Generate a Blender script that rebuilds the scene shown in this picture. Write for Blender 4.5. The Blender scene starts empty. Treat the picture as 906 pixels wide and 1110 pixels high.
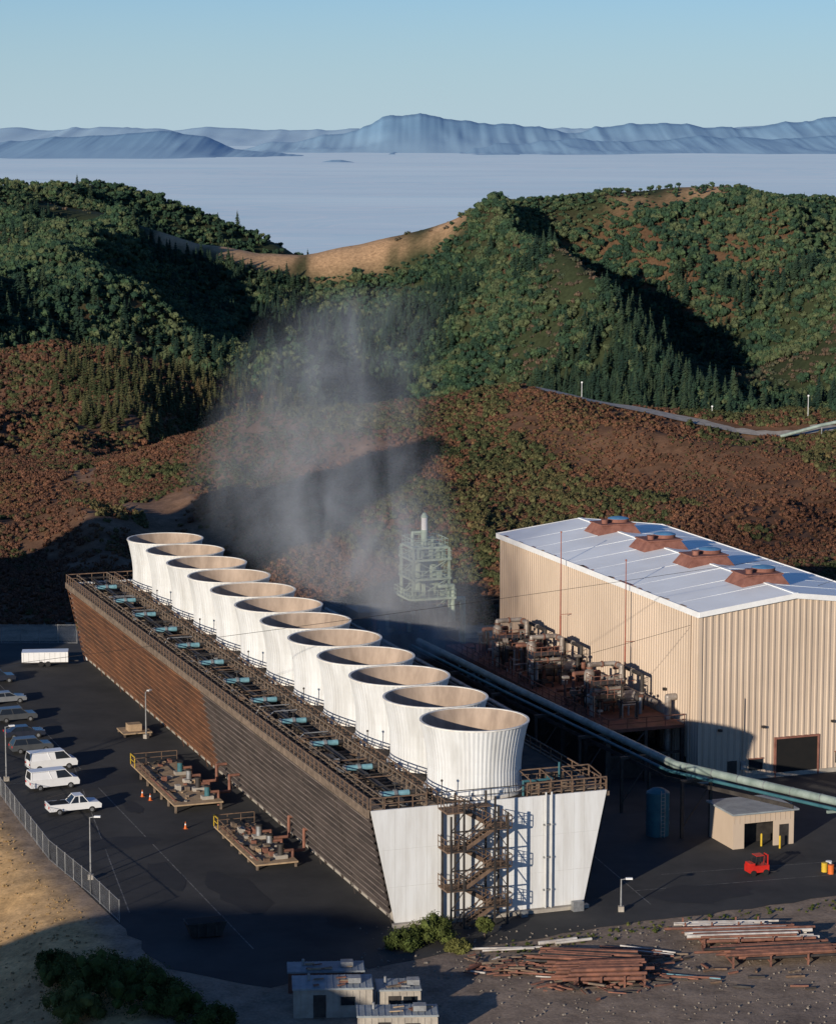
import bpy, bmesh, math, random
import numpy as np
from mathutils import Vector, Matrix
R = random.Random(11)
rng = np.random.default_rng(5)
scene = bpy.context.scene
H = 69.5
TH = math.radians(19.7)
CT, ST = math.cos(TH), math.sin(TH)
OX, OY = -2.03, 223.7
def P(a, b):
    return (OX + b*CT - a*ST, OY + b*ST + a*CT)

# ------------------------------------------------------------ materials
MATS = {}
def mk(name, c1, c2=None, scale=1.0, rough=0.8, metal=0.0, bump=0.0, stretch=(1,1,1), lo=0.35, hi=0.65, detail=5.0, spec=0.3):
    if name in MATS: return MATS[name]
    m = bpy.data.materials.new(name); m.use_nodes = True
    nt = m.node_tree; n = nt.nodes; l = nt.links
    b = n["Principled BSDF"]
    if c2 is None: c2 = tuple(x*0.7 for x in c1)
    tc = n.new("ShaderNodeTexCoord"); mp = n.new("ShaderNodeMapping")
    mp.inputs["Scale"].default_value = stretch
    l.new(tc.outputs["Object"], mp.inputs["Vector"])
    no = n.new("ShaderNodeTexNoise"); no.inputs["Scale"].default_value = scale; no.inputs["Detail"].default_value = detail
    no.inputs["Roughness"].default_value = 0.65
    l.new(mp.outputs[0], no.inputs["Vector"])
    rp = n.new("ShaderNodeValToRGB")
    rp.color_ramp.elements[0].position = lo; rp.color_ramp.elements[1].position = hi
    rp.color_ramp.elements[0].color = (*c2, 1); rp.color_ramp.elements[1].color = (*c1, 1)
    l.new(no.outputs["Fac"], rp.inputs[0]); l.new(rp.outputs[0], b.inputs["Base Color"])
    b.inputs["Roughness"].default_value = rough; b.inputs["Metallic"].default_value = metal
    b.inputs["Specular IOR Level"].default_value = spec
    if bump:
        bp = n.new("ShaderNodeBump"); bp.inputs["Strength"].default_value = bump; bp.inputs["Distance"].default_value = 0.1
        l.new(no.outputs["Fac"], bp.inputs["Height"]); l.new(bp.outputs[0], b.inputs["Normal"])
    MATS[name] = m
    return m

def foliage(name, stops, locscale=0.03, randamt=0.35, locals_=1.5, haze=None, hazef=0.0):
    m = bpy.data.materials.new(name); m.use_nodes = True
    nt = m.node_tree; n = nt.nodes; l = nt.links
    b = n["Principled BSDF"]; b.inputs["Roughness"].default_value = 0.9; b.inputs["Specular IOR Level"].default_value = 0.1
    oi = n.new("ShaderNodeObjectInfo")
    no = n.new("ShaderNodeTexNoise"); no.inputs["Scale"].default_value = locscale; no.inputs["Detail"].default_value = 4
    l.new(oi.outputs["Location"], no.inputs["Vector"])
    m1 = n.new("ShaderNodeMath"); m1.operation = 'SUBTRACT'; m1.inputs[1].default_value = 0.5
    l.new(oi.outputs["Random"], m1.inputs[0])
    m2 = n.new("ShaderNodeMath"); m2.operation = 'MULTIPLY_ADD'; m2.inputs[1].default_value = randamt
    l.new(m1.outputs[0], m2.inputs[0]); l.new(no.outputs["Fac"], m2.inputs[2])
    rp = n.new("ShaderNodeValToRGB"); cr = rp.color_ramp
    while len(cr.elements) < len(stops): cr.elements.new(0.5)
    for e, (p, c) in zip(cr.elements, stops):
        e.position = p; e.color = (*c, 1)
    l.new(m2.outputs[0], rp.inputs[0])
    tc = n.new("ShaderNodeTexCoord")
    n2 = n.new("ShaderNodeTexNoise"); n2.inputs["Scale"].default_value = locals_; n2.inputs["Detail"].default_value = 3
    l.new(tc.outputs["Object"], n2.inputs["Vector"])
    mr = n.new("ShaderNodeMapRange"); mr.inputs[1].default_value = 0.3; mr.inputs[2].default_value = 0.7
    mr.inputs[3].default_value = 0.45; mr.inputs[4].default_value = 1.45
    l.new(n2.outputs["Fac"], mr.inputs[0])
    mx = n.new("ShaderNodeVectorMath"); mx.operation = 'SCALE'
    l.new(rp.outputs[0], mx.inputs[0]); l.new(mr.outputs[0], mx.inputs["Scale"])
    out = mx.outputs[0]
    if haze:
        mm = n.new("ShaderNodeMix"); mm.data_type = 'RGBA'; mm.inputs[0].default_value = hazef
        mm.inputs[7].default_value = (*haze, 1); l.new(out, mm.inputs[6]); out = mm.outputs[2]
    l.new(out, b.inputs["Base Color"])
    return m

# ------------------------------------------------------------ mesh builder
class MB:
    def __init__(s): s.v=[]; s.f=[]; s.m=[]; s.mats=[]; s.sm=[]
    def mi(s, mat):
        if mat not in s.mats: s.mats.append(mat)
        return s.mats.index(mat)
    def add(s, vs, fs, mat, smooth=False):
        o=len(s.v); k=s.mi(mat)
        s.v.extend([tuple(x) for x in vs])
        for f in fs:
            s.f.append(tuple(i+o for i in f)); s.m.append(k); s.sm.append(smooth)
    def hexa(s, p, mat):
        s.add(p, [(0,3,2,1),(4,5,6,7),(0,1,5,4),(1,2,6,5),(2,3,7,6),(3,0,4,7)], mat)
    def box(s, x0,x1,y0,y1,z0,z1, mat):
        s.hexa([(x0,y0,z0),(x1,y0,z0),(x1,y1,z0),(x0,y1,z0),(x0,y0,z1),(x1,y0,z1),(x1,y1,z1),(x0,y1,z1)], mat)
    def beam(s, p, q, w, h, mat):
        p=Vector(p); q=Vector(q); d=(q-p)
        if d.length<1e-5: return
        d.normalize(); up=Vector((0,0,1))
        if abs(d.z)>0.99: up=Vector((0,1,0))
        sx=d.cross(up).normalized()*w/2; sy=sx.cross(d).normalized()*h/2
        s.hexa([p-sx-sy,p+sx-sy,p+sx+sy,p-sx+sy,q-sx-sy,q+sx-sy,q+sx+sy,q-sx+sy], mat)
    def cyl(s, p, q, r, mat, n=12, r2=None, smooth=True):
        p=Vector(p); q=Vector(q); r2=r if r2 is None else r2
        d=(q-p).normalized(); up=Vector((0,0,1)) if abs(d.z)<0.95 else Vector((1,0,0))
        a=d.cross(up).normalized(); b=d.cross(a).normalized()
        vs=[]
        for c,rr in ((p,r),(q,r2)):
            for i in range(n):
                t=2*math.pi*i/n; vs.append(c+a*math.cos(t)*rr+b*math.sin(t)*rr)
        s.add(vs,[(i,(i+1)%n,n+(i+1)%n,n+i) for i in range(n)],mat,smooth)
        s.add(vs[:n],[tuple(range(n))[::-1]],mat); s.add(vs[n:],[tuple(range(n))],mat)
    def ball(s, c, r, mat, n=10, sz=1.0):
        vs=[];fs=[]; k=n//2+1
        for j in range(k+1):
            ph=math.pi*j/k
            for i in range(n):
                t=2*math.pi*i/n
                vs.append((c[0]+r*math.sin(ph)*math.cos(t),c[1]+r*math.sin(ph)*math.sin(t),c[2]+r*sz*math.cos(ph)))
        for j in range(k):
            for i in range(n): fs.append((j*n+i,(j+1)*n+i,(j+1)*n+(i+1)%n,j*n+(i+1)%n))
        s.add(vs,fs,mat,True)
    def pipe(s, pts, r, mat, n=10, fl=None):
        for i in range(len(pts)-1):
            s.cyl(pts[i],pts[i+1],r,mat,n)
            if fl:
                m=Vector(pts[i]).lerp(Vector(pts[i+1]),0.5); d=(Vector(pts[i+1])-Vector(pts[i])).normalized()
                s.cyl(m-d*0.08,m+d*0.08,r*1.35,fl,n)
        for p in pts[1:-1]: s.ball(p,r*1.02,mat,n)
    def lathe(s, prof, cx, cy, mat, n=32, smooth=True):
        vs=[];fs=[]
        for r,z in prof:
            for i in range(n):
                t=2*math.pi*i/n; vs.append((cx+r*math.cos(t),cy+r*math.sin(t),z))
        for j in range(len(prof)-1):
            for i in range(n): fs.append((j*n+i,j*n+(i+1)%n,(j+1)*n+(i+1)%n,(j+1)*n+i))
        s.add(vs,fs,mat,smooth)
    def rail(s, p, q, mat, h=1.1, sp=2.0, t=0.06, mid=True):
        p=Vector(p); q=Vector(q); L=(q-p).length; k=max(1,int(L/sp)); u=Vector((0,0,1))
        for i in range(k+1):
            c=p.lerp(q,i/k); s.beam(c,c+u*h,t,t,mat)
        s.beam(p+u*h,q+u*h,t*1.3,t*1.3,mat)
        if mid: s.beam(p+u*h*.5,q+u*h*.5,t,t,mat)
    def build(s, name, parent=None):
        me=bpy.data.meshes.new(name); me.from_pydata(s.v,[],s.f)
        for m in s.mats: me.materials.append(m)
        me.polygons.foreach_set("material_index",s.m); me.polygons.foreach_set("use_smooth",s.sm)
        me.update()
        o=bpy.data.objects.new(name,me); scene.collection.objects.link(o)
        if parent: o.parent=parent
        return o
def empty(name, x, y, z=0, rz=0):
    e=bpy.data.objects.new(name,None); e.location=(x,y,z); e.rotation_euler=(0,0,rz); e.empty_display_size=1
    scene.collection.objects.link(e); return e
def pempty(name,a,b,z=0,rz=0):
    x,y=P(a,b); return empty(name,x,y,z,TH+rz)

# ------------------------------------------------------------ materials list
M_white = mk("white_panel",(0.70,0.71,0.70),(0.56,0.55,0.52),0.6,0.6,stretch=(1.8,1,0.2),lo=0.3,hi=0.62)
M_batten= mk("panel_batten",(0.57,0.57,0.55),(0.48,0.48,0.46))
M_stack = mk("stack_white",(0.66,0.67,0.66),(0.48,0.48,0.46),0.6,0.6,stretch=(1,1,0.15),lo=0.3,hi=0.62)
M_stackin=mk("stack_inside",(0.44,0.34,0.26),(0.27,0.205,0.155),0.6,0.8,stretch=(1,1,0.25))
M_rim   = mk("stack_rim",(0.76,0.74,0.68),(0.6,0.56,0.5),1.5)
M_rust  = mk("louver_rust",(0.15,0.065,0.032),(0.06,0.032,0.02),0.5,0.85,stretch=(1,0.35,1))
M_louvg = mk("louver_grey",(0.085,0.066,0.056),(0.04,0.032,0.028),0.5,0.85,stretch=(1,0.35,1))
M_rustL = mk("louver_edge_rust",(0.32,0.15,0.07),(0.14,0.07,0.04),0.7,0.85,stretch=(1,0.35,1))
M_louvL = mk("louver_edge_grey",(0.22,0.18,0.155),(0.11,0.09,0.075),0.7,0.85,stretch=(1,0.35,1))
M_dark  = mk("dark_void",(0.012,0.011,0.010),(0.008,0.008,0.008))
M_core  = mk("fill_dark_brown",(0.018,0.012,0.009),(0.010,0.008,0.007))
M_deck  = mk("tower_deck",(0.075,0.057,0.043),(0.028,0.023,0.02),0.7,0.9)
M_wood  = mk("weathered_wood",(0.24,0.18,0.13),(0.11,0.082,0.06),1.5,0.9)
M_railr = mk("rail_rust",(0.20,0.13,0.085),(0.10,0.065,0.045),2)
M_steel = mk("galvanised_steel",(0.35,0.36,0.36),(0.22,0.22,0.22),2,0.5,0.5)
M_dsteel= mk("dark_steel",(0.07,0.062,0.055),(0.035,0.03,0.028),1,0.6,0.3)
M_teal  = mk("teal_paint",(0.20,0.38,0.43),(0.10,0.23,0.27),1.5,0.5)
M_dteal = mk("dark_teal_paint",(0.05,0.15,0.17),(0.03,0.10,0.12),1.0,0.5)
M_conc  = mk("concrete",(0.42,0.38,0.32),(0.27,0.24,0.2),0.7,0.9)
M_tan   = mk("tan_siding",(0.58,0.465,0.355),(0.46,0.365,0.275),0.10,0.65,stretch=(1,1,0.5))
M_tan2  = mk("tan_siding_ribs",(0.48,0.38,0.29),(0.40,0.315,0.24),0.12,0.65,stretch=(1,1,0.6))
M_roof  = mk("white_roof",(0.90,0.92,0.90),(0.78,0.79,0.77),0.12,0.5)
M_trim  = mk("white_trim",(0.8,0.8,0.78),(0.7,0.7,0.68),1)
M_vent  = mk("red_brown_vent",(0.28,0.125,0.09),(0.17,0.07,0.05),1,0.8)
M_blue  = mk("blue_paint",(0.13,0.32,0.50),(0.08,0.20,0.34),1,0.5)
M_green = mk("pale_green_paint",(0.44,0.54,0.42),(0.24,0.32,0.25),0.8,0.6)
M_pipeg = mk("green_grey_pipe",(0.30,0.36,0.32),(0.17,0.22,0.19),0.6,0.5)
M_silver= mk("insulated_pipe",(0.42,0.38,0.33),(0.19,0.15,0.125),1,0.5,0.3)
M_redfl = mk("rust_red_floor",(0.20,0.085,0.06),(0.10,0.05,0.035),0.8,0.85)
M_mast  = mk("mast_red",(0.35,0.12,0.08),(0.25,0.09,0.06),2)
M_glass = mk("dark_glass",(0.02,0.025,0.03),(0.015,0.018,0.02),1,0.1,spec=0.6)
M_tyre  = mk("tyre",(0.02,0.02,0.02))
M_carw  = mk("white_car_paint",(0.78,0.78,0.77),(0.72,0.72,0.71),1,0.3,spec=0.5)
M_carg  = mk("grey_car_paint",(0.08,0.085,0.09),(0.06,0.065,0.07),1,0.3,spec=0.5)
M_cars  = mk("silver_car_paint",(0.20,0.21,0.22),(0.16,0.17,0.18),1,0.3,spec=0.5)
M_card  = mk("dark_car_paint",(0.03,0.035,0.05),(0.02,0.025,0.04),1,0.25,spec=0.5)
M_red   = mk("red_paint",(0.60,0.03,0.02),(0.45,0.02,0.015),1,0.4)
M_yel   = mk("yellow_paint",(0.65,0.45,0.04),(0.5,0.33,0.03),1,0.5)
M_orange= mk("orange_plastic",(0.7,0.16,0.03),(0.55,0.12,0.02),1,0.5)
M_rpipe = mk("rusty_pipe",(0.26,0.115,0.075),(0.12,0.06,0.045),1.2,0.8)
M_lpipe = mk("light_pipe",(0.58,0.55,0.50),(0.36,0.32,0.28),1.2,0.6)
M_bark  = mk("bark",(0.09,0.065,0.045),(0.05,0.035,0.025),3)
M_asph  = mk("asphalt",(0.066,0.064,0.060),(0.028,0.028,0.028),0.16,0.9,detail=12,lo=0.3,hi=0.74)
M_line  = mk("road_line",(0.20,0.19,0.17),(0.07,0.07,0.065),1.5,lo=0.4,hi=0.6)
M_patch = mk("asphalt_patch",(0.036,0.035,0.034),(0.028,0.028,0.028),0.5)
M_board = mk("tan_timber",(0.46,0.33,0.2),(0.30,0.21,0.13),1.2)
M_greyroof=mk("grey_metal_roof",(0.3,0.33,0.34),(0.2,0.22,0.23),0.8,0.5)

# ------------------------------------------------------------ noise
def h2(ix,iy,s):
    n=(ix.astype(np.int64)*374761393+iy.astype(np.int64)*668265263+s*144269504)&0xffffffff
    n=((n^(n>>13))*1274126177)&0xffffffff
    return ((n^(n>>16))&0xffff)/65535.0
def vn(x,y,s=0):
    ix=np.floor(x);iy=np.floor(y);fx=x-ix;fy=y-iy
    fx=fx*fx*(3-2*fx);fy=fy*fy*(3-2*fy)
    a=h2(ix,iy,s);b=h2(ix+1,iy,s);c=h2(ix,iy+1,s);d=h2(ix+1,iy+1,s)
    return (a*(1-fx)+b*fx)*(1-fy)+(c*(1-fx)+d*fx)*fy
def fbm(x,y,s=0,o=4):
    r=0;a=.5
    for i in range(o):
        r=r+a*(vn(x,y,s+i)-.5)*2; x=x*2.03+7.1;y=y*2.03+3.7;a*=.5
    return r
def ridged(x,y,s=0,o=3):
    r=0;a=.6
    for i in range(o):
        r=r+a*(1-2*np.abs(vn(x,y,s+i)-.5)*2); x=x*2.1+3;y=y*2.1+9;a*=.45
    return r
def sm(t): t=np.clip(t,0,1); return t*t*(3-2*t)

# ------------------------------------------------------------ terrain heights
def zv(Y,v): return H - Y*0.99*(v-140)/2850
def rowv(Y,us,vs):
    xs=[(u-453)/2850*Y*1.01 for u in us]; zs=[zv(Y,v) for v in vs]
    return (Y,xs,zs)
rows=[
 (365,[-60,60],[0,0]),
 (385,[-60,-30,60],[0.3,0,1.0]),
 (450,[-90,-40,0,60,120],[2.5,3,6,8,9]),
 rowv(535,[-200,0,100,190,250,345,450,560,640,700,800,906,1100],[500,512,508,468,444,437,426,419,429,430,442,449,442]),
 (640,[-200,-60,0,200],[-12,-16,-24,-24]),
 (760,[-200,-80,-40,200],[-8,-10,-60,-70]),
 rowv(900,[-200,-100,0,60,120,200,300,350,450,1200],[410,395,378,364,372,400,430,450,520,540]),
 (1200,[-300,300],[-110,-120]),
 rowv(1600,[-300,0,150,250,400,650,906,1200],[320,335,350,400,437,432,432,434]),
 rowv(1850,[-300,0,100,170,200,300,450,600,750,906,1200],[240,255,270,345,348,322,335,305,325,330,320]),
 rowv(2150,[-300,-100,0,60,150,220,280,330,400,490,560,650,720,780,830,906,1000,1300],[202,190,200,219,240,258,266,266,252,233,218,208,200,202,213,215,207,202]),
 rowv(2450,[-300,0,300,450,1200],[230,235,290,320,300]),
 rowv(2800,[-300,-100,-30,30,90,180,250,300,340,450,1200],[260,240,215,203,192,207,234,256,285,330,330]),
 (3400,[-2000,2000],[-220,-220]),
 (5000,[-4000,4000],[-450,-450]),
 (9000,[-4000,4000],[-600,-600]),
]
XLY=[150,200,225,246,275,300,365,430]; XLX=[-24,-19,-27.5,-36.5,-46.5,-64,-64,-64]
def shadow_knoll(x,y,cx,cy,h,sx,sy):
    return np.maximum(0,h*np.exp(-((x-cx)/sx)**2-((y-cy)/sy)**2)-.6)
def terrain(x,y):
    x=np.asarray(x,float); y=np.asarray(y,float)
    z=np.zeros_like(x)
    for i in range(len(rows)-1):
        Y0,xa,za=rows[i]; Y1,xb,zb=rows[i+1]
        m=(y>=Y0)&(y<Y1)
        if not m.any(): continue
        t=(y[m]-Y0)/(Y1-Y0); t=0.45*t+0.55*t*t*(3-2*t)
        sc=y[m]/Y0; sd=y[m]/Y1
        A=np.interp(x[m]/sc,xa,za); B=np.interp(x[m]/sd,xb,zb)
        z[m]=A*(1-t)+B*t
    w=sm((y-385)/60)*(1-sm((y-620)/80))
    wc=1-0.65*np.exp(-((y-535)/28)**2)
    z+=w*wc*(8.5*(ridged((x+.35*y)/60,(y-.2*x)/105,3)-.6)+1.4*fbm(x/16,y/16,8))
    w=sm((y-640)/80)*(1-sm((y-1000)/200)); wc=1-0.75*np.exp(-((y-900)/60)**2)
    z+=w*wc*(13*(ridged(x/80,y/170,13)-.6)+2.5*fbm(x/40,y/40,18))
    w=sm((y-1150)/300)*(1-sm((y-3600)/600)); wc=1-0.88*np.exp(-((y-2150)/80)**2)-0.8*np.exp(-((y-2800)/110)**2)
    z+=w*wc*(60*(ridged(x/210+y/900,y/480,23)-.6)+16*fbm(x/70,y/90,28))
    z+=w*2.0*fbm(x/45,y/45,48)
    n=(y<430)
    xl=np.interp(y,XLY,XLX)
    fade=1-sm((y-285)/25)
    bank=-sm((xl-x-0.8)/20)*5.0*fade
    z+=np.where(n,bank+fade*sm((xl-x-2)/6)*.5*fbm(x/7,y/7,5),0)
    z+=shadow_knoll(x,y,-57,116,28,25,28)+shadow_knoll(x,y,-90,124,27,24,24)  # unseen off-frame knolls, added to throw shadow over the near left foreground
    z+=shadow_knoll(x,y,-120,286,72,28,36)  # unseen off-frame hill, added and heightened to shade the left slope
    return z

def make_terrain():
    ys=[-150]
    while ys[-1]<8800:
        y=ys[-1]
        ys.append(y+(6 if y<180 else 2.2 if y<640 else 2.2+(y-640)*0.0085))
    ys=np.array(ys); s=np.linspace(-1,1,301)
    s=np.sign(s)*np.abs(s)**1.15
    W=150+0.34*np.clip(ys,0,None)
    X=W[:,None]*s[None,:]; Y=np.repeat(ys[:,None],len(s),1)
    Z=terrain(X.ravel(),Y.ravel()).reshape(X.shape)
    nr,nc=X.shape
    v=np.stack([X.ravel(),Y.ravel(),Z.ravel()],1)
    idx=np.arange(nr*nc).reshape(nr,nc)
    f=np.stack([idx[:-1,:-1].ravel(),idx[:-1,1:].ravel(),idx[1:,1:].ravel(),idx[1:,:-1].ravel()],1)
    me=bpy.data.meshes.new("terrain"); me.vertices.add(len(v)); me.vertices.foreach_set("co",v.ravel())
    me.loops.add(f.size); me.loops.foreach_set("vertex_index",f.ravel().astype(np.int32))
    me.polygons.add(len(f)); me.polygons.foreach_set("loop_start",np.arange(0,f.size,4,dtype=np.int32))
    me.polygons.foreach_set("loop_total",np.full(len(f),4,dtype=np.int32))
    me.update(); me.polygons.foreach_set("use_smooth",[True]*len(f))
    x=v[:,0];y=v[:,1]
    def C(r,g,b): return np.array([r,g,b])
    gravel=C(.27,.205,.15); dry=C(.58,.37,.17); brush=C(.135,.075,.045); soil=C(.26,.16,.10); forest=C(.038,.048,.022); gold=C(.46,.29,.16)
    col=np.tile(gravel,(len(x),1)).astype(float)
    def mix(w,c):
        nonlocal col
        w=np.clip(w,0,1)[:,None]; col=col*(1-w)+c*w
    mix(sm((fbm(x/14,y/5,33)-.05)/.3)*.55*(y<260),C(.17,.135,.11))
    xl=np.interp(y,XLY,XLX)
    mix(sm((xl-x)/3)*(y<400),dry)
    mix(sm((fbm(x/6,y/6,35)-.1)/.3)*.5*(x<xl-1)*(y<300),C(.30,.21,.12))
    mix(sm((y-362)/12),brush)
    mix(sm((fbm(x/22,y/36,60)-.44)/.12)*(y>380)*(y<1000)*.6,soil)
    mix(sm((y-1150)/100),forest)
    g=np.clip(1-np.abs(y-2150+10)/55,0,1)*sm((fbm(x/60,y/200,71)+.25)/.3)
    u=453+2850*x/np.maximum(y,1)
    gm=np.interp(u,[20,60,120,200,480,540,560,650,690,780,800],[0,1,1,1,1,.1,0,.0,1,1,0])
    mix(g*gm*1.6,gold)
    g=np.clip(1-np.abs(y-2790)/90,0,1)*np.interp(u,[20,40,90,110],[1,1,.6,0])
    mix(g*1.5,gold)
    red=C(.13,.07,.04)
    mix(sm((fbm(x/170,y/200,91)-.12)/.2)*(y>1500)*.8*(y<2600),red)
    ca=me.color_attributes.new("cover",'FLOAT_COLOR','POINT')
    c4=np.ones((len(x),4)); c4[:,:3]=col; ca.data.foreach_set("color",c4.ravel().astype(np.float32))
    m=bpy.data.materials.new("terrain_ground"); m.use_nodes=True; nt=m.node_tree;n=nt.nodes;l=nt.links;b=n["Principled BSDF"]
    b.inputs["Roughness"].default_value=.95; b.inputs["Specular IOR Level"].default_value=.1
    at=n.new("ShaderNodeVertexColor"); at.layer_name="cover"
    tc=n.new("ShaderNodeTexCoord")
    facs=[]
    for sc,lo,hi in ((0.35,.6,1.4),(3.0,.7,1.3)):
        no=n.new("ShaderNodeTexNoise");no.inputs["Scale"].default_value=sc;no.inputs["Detail"].default_value=8;no.inputs["Roughness"].default_value=.7
        l.new(tc.outputs["Object"],no.inputs["Vector"])
        mr=n.new("ShaderNodeMapRange");mr.inputs[1].default_value=.3;mr.inputs[2].default_value=.7;mr.inputs[3].default_value=lo;mr.inputs[4].default_value=hi
        l.new(no.outputs["Fac"],mr.inputs[0]);facs.append((mr,no))
    s1=n.new("ShaderNodeVectorMath");s1.operation='SCALE';l.new(at.outputs[0],s1.inputs[0]);l.new(facs[0][0].outputs[0],s1.inputs["Scale"])
    s2=n.new("ShaderNodeVectorMath");s2.operation='SCALE';l.new(s1.outputs[0],s2.inputs[0]);l.new(facs[1][0].outputs[0],s2.inputs["Scale"])
    l.new(s2.outputs[0],b.inputs["Base Color"])
    bp=n.new("ShaderNodeBump");bp.inputs["Strength"].default_value=.5;bp.inputs["Distance"].default_value=.25
    l.new(facs[0][1].outputs["Fac"],bp.inputs["Height"]);l.new(bp.outputs[0],b.inputs["Normal"])
    me.materials.append(m)
    o=bpy.data.objects.new("terrain",me);scene.collection.objects.link(o)
make_terrain()

# ------------------------------------------------------------ asphalt yard
def sheet(name,pts,z,mat):
    me=bpy.data.meshes.new(name); bm=bmesh.new()
    f=bm.faces.new([bm.verts.new((x,y,z)) for x,y in pts]); bmesh.ops.triangulate(bm,faces=[f]); bm.to_mesh(me);bm.free()
    me.materials.append(mat); o=bpy.data.objects.new(name,me);scene.collection.objects.link(o);
    if o.data.polygons[0].normal.z<0: o.data.flip_normals()
    return o
edge0=[(-63,354),(-63,302),(-45.5,275),(-35.6,246),(-26.6,225),(-21,212),(-12,207),(-4,212),(2,216),(9,219.5),(16,223.5),(22,226),(30,229),(38,233),(52,238),(75,247),(120,262),(120,352),(40,358),(0,356)]
edge=[]
for i,(p,q) in enumerate(zip(edge0,edge0[1:]+edge0[:1])):
    L=math.hypot(q[0]-p[0],q[1]-p[1]); k=max(1,int(L/2)) if 2<=i<=14 else 1
    for j in range(k):
        t=j/k; jit=.35 if (j and 4<=i<=14) else 0
        edge.append((p[0]+(q[0]-p[0])*t+R.uniform(-jit,jit),p[1]+(q[1]-p[1])*t+R.uniform(-jit,jit)))
sheet("asphalt_yard",edge,0.02,M_asph)
mb=MB()
def strip(p,q,w,z=0.024,mat=M_line):
    p=Vector((*p,z));q=Vector((*q,z));d=(q-p).normalized();s=Vector((-d.y,d.x,0))*w/2
    mb.add([p-s,q-s,q+s,p+s],[(0,1,2,3)],mat)
for bb in (-13.5,):
    strip(P(-2,bb),P(60,bb),.12); strip(P(66,bb),P(120,bb),.12)
strip(P(12,-21),P(70,-13.6),.12)
for i in range(8): strip(P(62+i*6,-26),P(62+i*6,-20.5),.12)
strip(P(-1.5,24),P(30,27),.12); strip(P(3,24),P(1,50),.12); strip(P(7,29),P(5,52),.1)
mb.build("yard_markings")
mb=MB()
for i,(a,b,w,h) in enumerate(((35,-17,9,2.2),(60,-12,14,3),(15,-10,5,7),(0,30,10,3),(90,-16,12,2.5),(22,-15,3,5),(48,-12,2,3),(72,-18,3,2),(8,42,6,2),(3,-4,3,2))):
    x,y=P(a,b); pts=[]
    for j in range(18):
        t=j/18*2*math.pi; pts.append((x+CT*math.cos(t)*w/2*R.uniform(.7,1.2)-ST*math.sin(t)*h,y+ST*math.cos(t)*w/2+CT*math.sin(t)*h*R.uniform(.7,1.2),0.028+0.0015*i))
    mb.add(pts,[tuple(range(18))],M_patch)
mb.build("asphalt_patches")

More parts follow.
